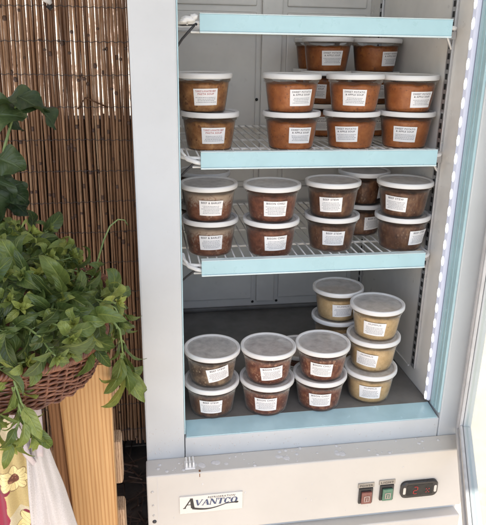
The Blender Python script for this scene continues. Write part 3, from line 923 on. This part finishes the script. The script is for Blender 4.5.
M_KALE = leaf_mat('broad_leaf', (0.040, 0.068, 0.024), (0.095, 0.135, 0.05), (0.020, 0.038, 0.015), .18, .45)
M_STEM, nt_, b_, o_ = mat('green_stem')
n_ = noise_tex(nt_, 60, 3); r_ = ramp(nt_, n_.outputs['Fac'], [(0.3, (0.13, 0.20, 0.06)), (0.7, (0.24, 0.32, 0.11))]); nt_.links.new(r_.outputs[0], b_.inputs['Base Color'])
b_.inputs['Roughness'].default_value = .45

def leaf(bm, uvl, lay, base, d, up, L, Wd, tint, rnd, fold=.35, curl=.6, wave=.08, nl=11, nw=6, grav=0.0):
    d = d.normalized(); side = d.cross(up)
    if side.length < 1e-4: side = d.orthogonal()
    side.normalize(); up = side.cross(d).normalized()
    ph = rnd.uniform(0, 6.28); tw = rnd.uniform(-.9, .9); bend = rnd.uniform(-.45, .45)
    rows = []
    pos = base.copy(); ang = 0.0
    for j in range(nl + 1):
        t = j / nl
        w = Wd * .5 * (math.sin(PI * min(1, t ** .80)) ** .72 if 0 < t < 1 else 0) * (1.08 - .22 * t)
        if j == 0: w = Wd * .03
        if j == nl: w = Wd * .01
        ang = curl * t * t * 1.6 - .15
        dv = d * math.cos(ang) - up * math.sin(ang); uv_ = up * math.cos(ang) + d * math.sin(ang)
        dv = (dv + side * bend * t + Vector((0, 0, -grav * t))).normalized()
        if j: pos = pos + dv * (L / nl)
        a2 = tw * t
        s2 = side * math.cos(a2) + uv_ * math.sin(a2); u2 = uv_ * math.cos(a2) - side * math.sin(a2)
        row = []
        for i in range(nw + 1):
            s = i / nw * 2 - 1
            zz = fold * w * (abs(s) ** 1.3) * (1 - .35 * abs(s)) + wave * Wd * math.sin(ph + t * 11 + (s > 0) * 2) * s * s * (.3 + .7 * math.sin(PI * t))
            zz += .03 * Wd * math.cos((t * 7 - abs(s) * 1.6) * 2 * PI) * (1 - abs(s)) * abs(s) * 3
            v = bm.verts.new(pos + s2 * (s * w) + u2 * zz); v[lay] = tint
            row.append((v, (i / nw, t)))
        rows.append(row)
    for j in range(nl):
        for i in range(nw):
            q = (rows[j][i], rows[j][i + 1], rows[j + 1][i + 1], rows[j + 1][i])
            f = bm.faces.new([a[0] for a in q]); f.smooth = True
            for lp, a in zip(f.loops, q): lp[uvl].uv = a[1]

def sprig_meshes(path, sizes, seed, tints=(.25, .75), stem_r=.0017, head=True, drop_=0.0, down=Vector((0, 0, -1)), grav=0.0):
    """path: points of the stem, leaf pairs at every node, cluster of small leaves at the end"""
    rnd = random.Random(seed)
    path = [Vector(p) for p in path]
    bs = bmesh.new(); tube(bs, path, lambda t: stem_r * (1.15 - .5 * t), 7)
    bm = bmesh.new(); uvl = bm.loops.layers.uv.new('UVMap'); lay = bm.verts.layers.float.new('tint')
    N = len(sizes)
    rot0 = rnd.uniform(0, 3.14)
    for k, L in enumerate(sizes):
        f = (k + .6) / N * (len(path) - 1); i = min(int(f), len(path) - 2); fr_ = f - i
        p = path[i].lerp(path[i + 1], fr_); ax = (path[i + 1] - path[i]).normalized()
        a = rot0 + k * PI / 2 + rnd.uniform(-.3, .3)
        o1 = ax.orthogonal().normalized(); o2 = ax.cross(o1)
        for s in (0, PI):
            if rnd.random() < .06: continue
            out = o1 * math.cos(a + s) + o2 * math.sin(a + s)
            dirv = (out * rnd.uniform(.8, 1.1) + ax * rnd.uniform(.35, .9) + down * drop_).normalized()
            LL = L * rnd.uniform(.8, 1.15); b0 = p + out * stem_r
            pet = b0 + dirv * LL * .12
            tube(bs, [b0, b0 + dirv * LL * .06 + ax * .001, pet], stem_r * .5, 5)
            leaf(bm, uvl, lay, pet, dirv, ax, LL, LL * rnd.uniform(.36, .48), rnd.uniform(*tints), rnd, fold=rnd.uniform(.1, .75), curl=rnd.uniform(.3, 1.5), wave=rnd.uniform(.04, .13), grav=grav)
    if head:
        p = path[-1]; ax = (path[-1] - path[-2]).normalized(); o1 = ax.orthogonal().normalized(); o2 = ax.cross(o1)
        for k in range(9):
            a = k * 2.4; out = o1 * math.cos(a) + o2 * math.sin(a); q = k / 9
            LL = sizes[-1] * (.62 - .42 * q)
            leaf(bm, uvl, lay, p + ax * .002 * q, (out * (1 - .8 * q) + ax * (.5 + q)).normalized(), ax, LL, LL * .48, min(1, tints[1] + .05 + .25 * q), rnd, fold=.6, curl=.3, nl=6, nw=4)
    return bs, bm
def sprig(name, label, path, sizes, seed, group=None, **kw):
    base = Vector(path[0])
    bs, bl = sprig_meshes([Vector(p) - base for p in path], sizes, seed, **kw)
    t = thing(name, label, 'basil sprig', base, 0, group)
    new_obj('stem', bs, M_STEM, t, True); new_obj('leaves', bl, M_LEAF, t)
    return t

# heap in the basket: six sprigs grown once, copied over the mound
BX, BY = -.395, -.182
def mound(x, y):
    q = ((x - BX) / .285) ** 2 + ((y - BY) / .235) ** 2
    return -.214 + .086 * math.sqrt(max(0, 1 - q)) - .22 * max(0, x + .27), q
LBL = 'leafy green basil sprig lying in the heap that fills the wicker basket'
GRP = 'basil sprigs heaped in the basket'
protos = []
for s in range(7):
    rn = random.Random(300 + s)
    L = rn.uniform(.085, .115); k = rn.uniform(-.2, .2)
    path = [(0, 0, -.035), (L * .3, k * .02, -.010), (L * .6, k * .05, .007), (L * .85, k * .08, .010), (L, k * .10, .015)]
    t = sprig('basil_sprig', LBL, path, [.046, .060, .064, .054, .035], 40 + s, GRP, tints=((.05, .5), (.2, .7), (.3, .95))[s % 3], grav=(.5, .9, 1.3)[s % 3])
    protos.append(t)
used = [False] * 7
def place(px, py, pz, rot, sc, s):
    if not used[s]:
        used[s] = True; t = protos[s]; t.location = (px, py, pz); t.rotation_euler = rot; t.scale = (sc,) * 3; return t
    return dup(protos[s], (px, py, pz), rot, scale=sc)
rnd = random.Random(5)
cnt = 0
pts = []
for k in range(1600):
    x = rnd.uniform(-.44, -.125); y = rnd.uniform(-.40, .07)
    z, q = mound(x, y)
    if q > 1.0 or (x > -.215 and y > -.145) or (x > -.26 and y > -.07): continue
    if any((x - a) ** 2 + (y - b) ** 2 < .029 ** 2 for a, b in pts): continue
    pts.append((x, y))
for (x, y) in pts:
    z, q = mound(x, y)
    # surface normal of the mound
    e = .005; nx = -(mound(x + e, y)[0] - mound(x - e, y)[0]) / (2 * e); ny = -(mound(x, y + e)[0] - mound(x, y - e)[0]) / (2 * e)
    N_ = Vector((max(-1.5, min(1.5, nx)), max(-1.5, min(1.5, ny)), 1)).normalized()
    # sprigs point outwards, towards the rim and the camera
    out = Vector((x - BX + .03, (y - BY) - .12, 0)) ; out.normalize()
    a = math.atan2(out.y, out.x) + rnd.uniform(-1.7, 1.7)
    dv = Vector((math.cos(a), math.sin(a), 0)); dv = (dv - N_ * dv.dot(N_)).normalized()
    dv = (dv + N_ * rnd.uniform(-.05, .75)).normalized()
    sd = N_.cross(dv).normalized(); up_ = dv.cross(sd).normalized()
    R = Matrix((dv, sd, up_)).transposed().to_euler()
    sc = rnd.uniform(.78, 1.10)
    p = Vector((x, y, z)) - dv * .055 - N_ * .010
    if q > .6: p -= Vector((out.x, out.y, 0)) * .025; p.z += .012
    if x > -.20: p.x -= .004 + .012 * max(0, dv.x)
    place(p.x, p.y, p.z, R, sc, rnd.randrange(7)); cnt += 1
print('sprigs', cnt)
rnd = random.Random(8)
for k in range(15):
    x = -.43 + .275 * k / 14 + rnd.uniform(-.008, .008); t_ = (x + .43) / .30
    y = -.372 + (.050 * max(0, (t_ - .72) / .28)) + rnd.uniform(-.008, .008)
    a = -PI / 2 + rnd.uniform(-.7, .7) + .5 * max(0, t_ - .6)
    dv = Vector((math.cos(a), math.sin(a), rnd.uniform(-.75, -.1))).normalized(); sd = Vector((0, 0, 1)).cross(dv).normalized(); up_ = dv.cross(sd)
    sc = rnd.uniform(.72, 1.0); p = Vector((x, y, -.172 + rnd.uniform(-.01, .012))) - dv * .055 * sc
    place(p.x, p.y, p.z, Matrix((dv, sd, up_)).transposed().to_euler(), sc, rnd.randrange(7))
# distinct sprigs hanging over the rim
sprig('hanging_basil_sprig', 'wilted basil sprig hanging down beside the white refrigerator post', [(-.150, -.20, -.200), (-.125, -.215, -.205), (-.113, -.220, -.222), (-.1105, -.222, -.250), (-.110, -.222, -.268)], [.03, .035, .060, .068], 71, tints=(.35, .75), drop_=1.5, head=False, stem_r=.0022)
sprig('hanging_basil_sprig', 'drooping bunch of long basil leaves at the right end of the basket', [(-.113, -.222, -.262), (-.112, -.223, -.272), (-.108, -.224, -.285), (-.104, -.224, -.300)], [.062, .070, .066, .050], 72, tints=(.45, .85), drop_=2.2, head=False)
sprig('hanging_basil_sprig', 'short basil sprig pushed against the edge of the refrigerator post', [(-.160, -.17, -.185), (-.137, -.18, -.188), (-.120, -.185, -.198), (-.110, -.19, -.221)], [.045, .05, .052, .045], 75, tints=(.1, .5), drop_=.9)
sprig('hanging_basil_sprig', 'bright basil sprig hanging down in front of the wicker rim', [(-.250, -.375, -.190), (-.243, -.392, -.205), (-.237, -.396, -.235), (-.229, -.396, -.262), (-.222, -.394, -.280)], [.040, .048, .046, .040, .036], 83, tints=(.4, .9), drop_=1.0)
sprig('hanging_basil_sprig', 'pale basil tip curling left below the wicker basket', [(-.240, -.394, -.240), (-.243, -.394, -.268), (-.250, -.393, -.288), (-.254, -.392, -.300)], [.036, .044, .042, .034], 88, tints=(.4, .85), drop_=1.2)
sprig('hanging_basil_sprig', 'small-leaved flowering basil tip hanging against the white cloth straps', [(-.246, -.392, -.215), (-.238, -.400, -.245), (-.230, -.402, -.270), (-.224, -.400, -.290)], [.024, .034, .034, .030, .028], 95, tints=(.5, .95), drop_=.6)
sprig('hanging_basil_sprig', 'dark-leaved basil sprig crossing the wicker rim at the far left', [(-.300, -.36, -.180), (-.288, -.385, -.195), (-.280, -.400, -.225), (-.268, -.402, -.255)], [.044, .05, .05, .04], 99, tints=(.25, .6), drop_=.8)
sprig('hanging_basil_sprig', 'spreading basil sprig with broad leaves over the right end of the basket', [(-.195, -.30, -.165), (-.173, -.31, -.170), (-.155, -.315, -.185), (-.145, -.318, -.205)], [.05, .055, .055, .045], 104, tints=(.2, .6), drop_=.6)
sprig('hanging_basil_sprig', 'shaded basil sprig just left of the refrigerator post above the hanging bunch', [(-.168, -.12, -.185), (-.148, -.13, -.190), (-.128, -.135, -.205), (-.120, -.14, -.225), (-.117, -.14, -.245)], [.05, .055, .06, .055, .045], 107, tints=(.2, .6), drop_=1.0)
sprig('curled_basil_stem', 'thin bare curled stem rising above the back corner of the basket', [(-.170, -.06, -.200), (-.155, -.052, -.160), (-.142, -.045, -.122), (-.130, -.04, -.098), (-.115, -.038, -.086), (-.1035, -.036, -.088), (-.098, -.036, -.098)], [.0001], 90, head=False, stem_r=.0016)

# broad dark leaves at the upper left
def broad(name, label, specs, seed):
    rn = random.Random(seed)
    b0 = Vector(specs[0][0]); t = thing(name, label, 'leafy greens', b0)
    bs = bmesh.new(); bl = bmesh.new(); uvl = bl.loops.layers.uv.new('UVMap'); lay = bl.verts.layers.float.new('tint')
    for (p, d, up_, L, W_, ti) in specs:
        p = Vector(p) - b0; d = Vector(d).normalized()
        tube(bs, [Vector((-.34, 0.0, -.15)) - b0, p * .5 + (Vector((-.34, 0, -.05)) - b0) * .5, p], lambda t_: .0032 - .0012 * t_, 8)
        leaf(bl, uvl, lay, p, d, Vector(up_), L, W_, ti, rn, fold=.35, curl=.75, wave=.20, nl=22, nw=12)
    new_obj('stem', bs, M_STEM, t, True); new_obj('leaves', bl, M_KALE, t)
broad('broad_leaf_greens', 'large dark green leaves drooping at the upper left before the reeds', [
  ((-.330, -.02, .108), (1, -.1, .15), (-.1, -.35, 1), .115, .070, .45),
  ((-.335, -.03, .096), (1, -.2, -.05), (0, -.75, .6), .080, .070, .8),
  ((-.270, -.02, .128), (.7, -.2, -.5), (.55, -.55, .6), .085, .060, .3),
  ((-.325, .00, .120), (.6, 0, -.5), (.3, -.8, .5), .080, .055, .2)], 3)
broad('broad_leaf_greens', 'lower clump of dark folded leaves between the upper greens and the basil heap', [
  ((-.325, -.02, -.002), (.6, -.1, -.75), (.6, -.7, .3), .085, .055, .4),
  ((-.320, -.02, .025), (.9, -.2, -.35), (.1, -.6, .8), .055, .055, .7),
  ((-.320, -.02, -.027), (.9, -.1, -.30), (.2, -.7, .5), .060, .045, .3),
  ((-.330, -.03, .008), (.2, -.2, -.9), (.7, -.7, .1), .100, .060, .6),
  ((-.315, -.01, -.042), (.5, -.1, -.6), (.4, -.8, .2), .060, .042, .1)], 8)

# ------------------------------------------------------------------ wicker basket
def wick_mat(name, c0, c1, c2):
    m, nt, b, o = mat(name)
    n = noise_tex(nt, 70, 5, 0.65); r = ramp(nt, n.outputs['Fac'], [(0.28, c0), (0.5, c1), (0.75, c2)])
    nt.links.new(r.outputs[0], b.inputs['Base Color']); b.inputs['Roughness'].default_value = .38
    b.inputs['Coat Weight'].default_value = .15
    bump(nt, n.outputs['Fac'], b, .3, .001); return m
M_WICK = wick_mat('stained_wicker', (0.060, 0.019, 0.010), (0.155, 0.055, 0.028), (0.28, 0.115, 0.060))
bk = thing('wicker_basket', 'reddish brown woven wicker basket heaped with green basil', 'basket', (BX, BY, -.277))
BT = Matrix.Translation((-BX, -BY, .277))  # z of the basket foot
def bpath(t, hx, hy, r):
    # rounded rectangle, superellipse
    c, s = math.cos(t), math.sin(t); e = 2 / 3.6
    return BX + hx * abs(c) ** e * (1 if c > 0 else -1), BY + hy * abs(s) ** e * (1 if s > 0 else -1)
def flare(z):
    q = (z + .277) / .077
    return .238 + .026 * q ** .8 , .192 + .026 * q ** .8
NS = 76
bm = bmesh.new()
rows = 21
for k in range(rows):
    z = -.274 + .0037 * k
    hx, hy = flare(z)
    if k == 0: hx -= .012; hy -= .012
    if k == 1: hx -= .004; hy -= .004
    p = []
    n = NS * 4
    for i in range(n):
        t = 2 * PI * i / n
        w = .0022 * math.cos(PI * i / 4 + PI * (k % 2))
        x, y = bpath(t, hx + w, hy + w, 0)
        p.append((x, y, z + .0012 * math.sin(i * .7 + k)))
    tube(bm, p, .0021, 6, closed=True)
for i in range(NS // 2):
    t = 2 * PI * (i + .25) / (NS // 2)
    p = []
    for z in (-.2700, -.25, -.225, -.200):
        hx, hy = flare(z); p.append((*bpath(t, hx, hy, 0), z))
    tube(bm, p, .0022, 6)
o = new_obj('woven_wall', bm, M_WICK, bk); o.matrix_parent_inverse = BT
bm = bmesh.new()
for s in range(4):
    p = []; n = 560
    hx, hy = flare(-.200)
    for i in range(n):
        t = 2 * PI * i / n; a = 2 * PI * (i / n * 62) + s * PI / 2
        x, y = bpath(t, hx + .0048 * math.cos(a), hy + .0048 * math.cos(a), 0)
        p.append((x, y, -.198 + .0048 * math.sin(a)))
    tube(bm, p, .0030, 6, closed=True)
o = new_obj('braided_rim', bm, M_WICK, bk); o.matrix_parent_inverse = BT
bm = bmesh.new(); n = 96
hx, hy = flare(-.270)
vs = [bm.verts.new((*bpath(2 * PI * i / n, hx - .012, hy - .012, 0), -.2715)) for i in range(n)]; bm.faces.new(vs)
hx, hy = .225, .17
c = [bm.verts.new((*bpath(2 * PI * i / n, hx, hy, 0), -.222)) for i in range(n)]
o = new_obj('base', bm, M_WICK, bk); o.matrix_parent_inverse = BT

# ------------------------------------------------------------------ wooden stand
def wood_mat(name, c0, c1, c2, sc=1.0, vec=(1, 1, .05)):
    m, nt, b, o = mat(name)
    tc = nt.nodes.new('ShaderNodeTexCoord'); mp_ = nt.nodes.new('ShaderNodeMapping'); mp_.inputs['Scale'].default_value = vec
    nt.links.new(tc.outputs['Object'], mp_.inputs[0])
    w = nt.nodes.new('ShaderNodeTexWave'); w.wave_type = 'BANDS'; w.bands_direction = 'X'
    w.inputs['Scale'].default_value = 50 * sc; w.inputs['Distortion'].default_value = 2.6; w.inputs['Detail'].default_value = 2; w.inputs['Detail Scale'].default_value = 2.4
    nt.links.new(mp_.outputs[0], w.inputs[0])
    n = noise_tex(nt, 16 * sc, 6, .65, vec=(vec[0] * 6, vec[1] * 6, vec[2] * 6))
    r = ramp(nt, w.outputs['Fac'], [(0.0, c0), (0.22, c1), (1.0, c2)])
    r2 = ramp(nt, n.outputs['Fac'], [(0.3, (0.80, 0.76, 0.72)), (0.7, (1.05, 1.05, 1.05))])
    mx = nd(nt, 'ShaderNodeMix', data_type='RGBA', blend_type='MULTIPLY'); mx.inputs[0].default_value = 1
    nt.links.new(r.outputs[0], mx.inputs[6]); nt.links.new(r2.outputs[0], mx.inputs[7])
    nt.links.new(mx.outputs[2], b.inputs['Base Color']); b.inputs['Roughness'].default_value = .55
    bump(nt, n.outputs['Fac'], b, .25, .001)
    return m
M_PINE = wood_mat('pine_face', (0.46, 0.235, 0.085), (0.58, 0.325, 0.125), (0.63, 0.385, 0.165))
M_PINE_SHADED = wood_mat('pine_shaded', (0.20, 0.085, 0.032), (0.29, 0.14, 0.055), (0.35, 0.18, 0.08))  # darker copy of the pine, with the post's shaded side in its colour
M_OLDW = wood_mat('weathered_block', (0.26, 0.15, 0.08), (0.42, 0.28, 0.17), (0.52, 0.37, 0.24), 1.5, (1, 1, .4))
st = thing('wooden_stand', 'orange-yellow pine stand whose thick post carries the wicker basket', 'wooden stand', (-.3, -.15, -1.0))
ST = Matrix.Translation((.3, .15, 1.0))
def wpart(name, bm, m):
    o = new_obj(name, bm, m, st); o.matrix_parent_inverse = ST; return o
def leanbox(x0t, x1t, x0b, x1b, y0, y1, zt, zb, bev=.0025, skew=0):
    bm = bmesh.new(); vs = box(bm, 0, 1, y0, y1, zb, zt, 0)
    for v in bm.verts:
        t = (v.co.z - zb) / (zt - zb)
        a = x0b + (x0t - x0b) * t; b = x1b + (x1t - x1b) * t
        v.co.x = a if v.co.x < .5 else b
    bmesh.ops.bevel(bm, geom=list(bm.edges), offset=bev, segments=2, affect='EDGES')
    return bm
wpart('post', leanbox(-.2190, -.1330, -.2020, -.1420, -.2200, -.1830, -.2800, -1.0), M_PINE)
wpart('side_board', leanbox(-.2400, -.2205, -.2230, -.2035, -.2120, -.1850, -.2800, -1.0), M_PINE_SHADED)  # stands in for the shaded left face of the post
bm = bmesh.new(); box(bm, -.60, -.1340, -.1800, -.0600, -.3200, -.2800, .003); box(bm, -.60, -.134, -.0580, .0400, -.300, -.2805, .003); wpart('top_board', bm, M_PINE_SHADED)
for (zt, zb) in ((-.345, -.3750), (-.4600, -.5520), (-.6100, -.7000)):
    bm = bmesh.new(); box(bm, -.60, -.1240, -.1810, -.1400, zb, zt, .006); wpart('cross_rail', bm, M_OLDW)
wpart('post', leanbox(-.60, -.53, -.60, -.53, -.2200, -.1830, -.2800, -1.0), M_PINE)

# ------------------------------------------------------------------ cloths
def cloth_mat(name, rough=.85):
    m, nt, b, o = mat(name)
    at = nt.nodes.new('ShaderNodeAttribute'); at.attribute_name = 'Col'
    n = noise_tex(nt, 700, 2, .5); r = ramp(nt, n.outputs['Fac'], [(0.3, (.86, .86, .86)), (0.7, (1.06, 1.06, 1.06))])
    mx = nd(nt, 'ShaderNodeMix', data_type='RGBA', blend_type='MULTIPLY'); mx.inputs[0].default_value = 1
    nt.links.new(at.outputs['Color'], mx.inputs[6]); nt.links.new(r.outputs[0], mx.inputs[7]); nt.links.new(mx.outputs[2], b.inputs['Base Color'])
    b.inputs['Roughness'].default_value = rough; b.inputs['Sheen Weight'].default_value = .2
    bump(nt, n.outputs['Fac'], b, .35, .0006); return m
M_CLOTH = cloth_mat('printed_cotton')
def sheet(name, fn, colf, nu, nv, label=None, cat=None, parent=None, thick=.0012):
    bm = bmesh.new(); cl = bm.loops.layers.float_color.new('Col')
    g = [[bm.verts.new(fn(i / nu, j / nv)) for i in range(nu + 1)] for j in range(nv + 1)]
    for j in range(nv):
        for i in range(nu):
            f = bm.faces.new((g[j][i], g[j][i + 1], g[j + 1][i + 1], g[j + 1][i])); f.smooth = True
            for lp, (a, b) in zip(f.loops, ((i, j), (i + 1, j), (i + 1, j + 1), (i, j + 1))):
                c = colf(a / nu, b / nv); lp[cl] = (*c, 1)
    o = new_obj(name, bm, M_CLOTH, parent)
    sm = o.modifiers.new('s', 'SOLIDIFY'); sm.thickness = thick
    if label: tag(o, label, cat)
    return o
def flo_pos(u, v):
    x = -.345 + u * .105 + .012 * v * (u - .5)
    z = -.262 - v * .42
    f = math.sin(u * 15 + v * 2.2) * .009 * (.35 + v) + math.sin(u * 31 + 1 - v * 3) * .0035 + .006 * noise.noise(Vector((u * 4, v * 5, 2)))
    return Vector((x, -.292 - f - .012 * v, z))
FL = [(.86, .49, .13), (.30, .36, .10), (.22, .66, .11)]
def flo_col(u, v):
    X, Y = u * .105, v * .42
    w = noise.noise(Vector((X * 40, Y * 40, 1))) * .006
    base = (.56, .44, .20)
    if noise.noise(Vector((X * 22 + 3, Y * 22, 5))) > .18: base = (.64, .57, .40)
    # burgundy bands
    if noise.noise(Vector((X * 17 + 9, Y * 15 + 2.5, 8))) > .14: base = (.22, .012, .04)
    if X < .048 + w and Y > .195 + w: base = (.30, .018, .05)
    for k, (cx_, cy_, R_) in enumerate(((.088, .262, .034), (.018, .10, .030), (.070, .395, .034), (.060, .17, .022))):
        dx, dy = X - cx_, Y - cy_; r = math.hypot(dx, dy); a = math.atan2(dy, dx)
        pr_ = R_ * (.72 + .28 * abs(math.cos(a * 4 + k)))
        if r < pr_:
            base = (.84, .72, .36) if k != 1 else (.80, .76, .62)
            if abs(math.sin(a * 8 + k)) < .10 + .02 / max(r, .004) * .02: base = (.42, .30, .16)
            if r < R_ * .36: base = (.16, .055, .03) if noise.noise(Vector((X * 300, Y * 300, 0))) < .2 else (.38, .18, .10)
        elif r < pr_ + .0016: base = (.30, .20, .09)
    return base
sheet('floral_cloth', flo_pos, flo_col, 190, 620, 'yellow cloth printed with brown-centred flowers and dark red patches, hanging under the basket', 'printed cloth')
W0 = (.56, .52, .49)
def wh_pos(u, v):
    wv = .020 + .058 * min(1, v * 1.6) ** .9
    cx_ = -.2480 + .0200 * v
    x = cx_ + (u - .35) * wv
    z = -.332 - v * .38
    f = math.sin(u * 9 + 1.2) * .008 * (.3 + v) + math.sin(u * 21 + v * 4) * .0024 + .005 * noise.noise(Vector((u * 3, v * 5, 9)))
    return Vector((x, -.306 - f - .012 * math.sin(PI * u) - .008 * v, z))
wc = sheet('white_cloth', wh_pos, lambda u, v: tuple(c * (.78 if (u < .10 and int(v * 260) % 2 == 0 and .05 < u < .08) else 1) for c in W0), 60, 200, 'plain off-white gathered cloth hanging beside the pine post', 'cloth')
def strap(x0, z0, x1, z1, y, w, bulge):
    def fn(u, v):
        x = x0 + (x1 - x0) * v + bulge * math.sin(PI * v) + (u - .5) * w * (1 - .25 * v)
        z = z0 + (z1 - z0) * v
        return Vector((x, y + .030 * max(0, v - .55) / .45 - .004 * math.sin(PI * v) - .0015 * math.cos((u - .5) * PI), z))
    return fn
for (a, b, c, d, y, w, bl) in ((-.262, -.290, -.238, -.425, -.326, .0105, -.004), (-.232, -.292, -.244, -.425, -.322, .0105, .004), (-.270, -.300, -.250, -.415, -.318, .0075, .0)):
    sheet('strap', strap(a, b, c, d, y, w, bl), lambda u, v: (.42, .36, .37) if (u < .15 or u > .85) else (.50, .44, .45), 8, 40, parent=wc, thick=.0015)
    wc.children[-1].matrix_parent_inverse = Matrix.Identity(4)

# ------------------------------------------------------------------ setting
def struct(name, bm, m):
    o = new_obj(name, bm, m); o['kind'] = 'structure'; return o
bm = bmesh.new(); bmesh.ops.create_grid(bm, x_segments=2, y_segments=2, size=40)
for v in bm.verts: v.co.z = -1.004
struct('ground', bm, M_TAN)
bm = bmesh.new(); box(bm, -1.4, -.03, -.06, .56, -1.003, -1.0, 0)  # dark sheet laid for the shaded ground under the fence
g_ = struct('shaded_ground_patch', bm, M_DECK)
# twigs and fallen reeds on the dark ground
bm = bmesh.new(); rnd = random.Random(77)
for k in range(90):
    x, y = rnd.uniform(-.32, -.085), rnd.uniform(.02, .48); a = rnd.uniform(0, 3.14); L = rnd.uniform(.03, .12); h = rnd.uniform(.002, .03)
    tube(bm, [(x, y, -1 + h), (x + L * math.cos(a), y + L * math.sin(a), -1 + rnd.uniform(.002, .03))], rnd.uniform(.0012, .0032), 5)
lit = new_obj('reed_litter', bm, M_NODE); lit['kind'] = 'stuff'; lit['label'] = 'dark broken reed pieces littering the ground by the fence foot'; lit['category'] = 'litter'
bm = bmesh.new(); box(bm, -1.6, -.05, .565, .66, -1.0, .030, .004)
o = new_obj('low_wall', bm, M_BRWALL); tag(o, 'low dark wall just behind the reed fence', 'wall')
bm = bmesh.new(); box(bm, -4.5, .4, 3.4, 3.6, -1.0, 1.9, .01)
M_GWALL, nt_, b_, o_ = mat('dappled_backdrop')
n_ = noise_tex(nt_, 7, 7, .75); r_ = ramp(nt_, n_.outputs['Fac'], [(0.34, (0.06, 0.045, 0.03)), (0.45, (0.30, 0.22, 0.17)), (0.56, (0.66, 0.60, 0.52))]); nt_.links.new(r_.outputs[0], b_.inputs['Base Color'])  # dark and bright blotches stand in for dappled foliage behind the reeds
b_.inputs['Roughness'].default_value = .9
o = new_obj('backdrop_wall', bm, M_GWALL); tag(o, 'added wall painted with dark and bright dapples, glimpsed through gaps in the upper reeds', 'wall')
bm = bmesh.new(); box(bm, .42, 2.09, 3.42, 3.58, -1.0, 1.6, .01)
o = new_obj('back_wall', bm, M_STUCCO); tag(o, 'pale wall standing farther back beyond the open glass door', 'wall')
bm = bmesh.new(); box(bm, 2.1, 2.25, -3.0, 3.3, -1.0, 1.3, .01)
o = new_obj('side_wall', bm, M_STUCCO); tag(o, 'pale sunlit wall seen through the open glass door', 'wall')
bm = bmesh.new(); box(bm, -2.6, .63, -1.24, .95, 1.20, 1.22, .004)  # unseen slab, added to keep direct sun off the refrigerator front
struct('added_sun_shade', bm, M_SUNSHADE)

# ------------------------------------------------------------------ light
w = bpy.data.worlds.new('World'); scene.world = w; w.use_nodes = True
nt = w.node_tree; bg = nt.nodes['Background']
sky = nt.nodes.new('ShaderNodeTexSky'); sky.sky_type = 'NISHITA'; sky.sun_disc = False
SUN_EL, SUN_AZ = math.radians(62), math.radians(-3)   # azimuth measured from -y towards +x
sky.sun_elevation = SUN_EL
sd = Vector((math.sin(SUN_AZ) * math.cos(SUN_EL), -math.cos(SUN_AZ) * math.cos(SUN_EL), math.sin(SUN_EL)))
sky.sun_rotation = math.atan2(sd.x, sd.y)
sky.air_density = 1.0; sky.dust_density = 2.5
nt.links.new(sky.outputs[0], bg.inputs[0]); bg.inputs[1].default_value = 0.12
sl = bpy.data.lights.new('sun', 'SUN'); sl.energy = 2.6; sl.angle = math.radians(0.6); sl.color = (1.0, .94, .86)
so = bpy.data.objects.new('sun', sl); COL.objects.link(so)
so.rotation_euler = (-sd).to_track_quat('-Z', 'Y').to_euler(); so.location = sd * 5

# ------------------------------------------------------------------ camera
cd = bpy.data.cameras.new('camera'); co = bpy.data.objects.new('camera', cd); COL.objects.link(co)
yaw, pitch, roll = 0.16127, -0.33332, 0.01539
fw = Vector((math.sin(yaw) * math.cos(pitch), math.cos(yaw) * math.cos(pitch), math.sin(pitch)))
r0 = Vector((math.cos(yaw), -math.sin(yaw), 0)); u0 = r0.cross(fw)
r1 = r0 * math.cos(roll) + u0 * math.sin(roll); u1 = -r0 * math.sin(roll) + u0 * math.cos(roll)
Mx = Matrix((r1, u1, -fw)).transposed().to_4x4(); Mx.translation = CAM
co.matrix_world = Mx
cd.sensor_fit = 'VERTICAL'; cd.sensor_height = 36; cd.lens = 612.75 / 525 * 36
cd.clip_start = .02; cd.clip_end = 200
scene.camera = co

scene.render.engine = 'CYCLES'
scene.view_settings.view_transform = 'Standard'; scene.view_settings.look = 'None'
scene.view_settings.exposure = 1.58; scene.view_settings.gamma = 1
scene.cycles.max_bounces = 10; scene.cycles.transparent_max_bounces = 16
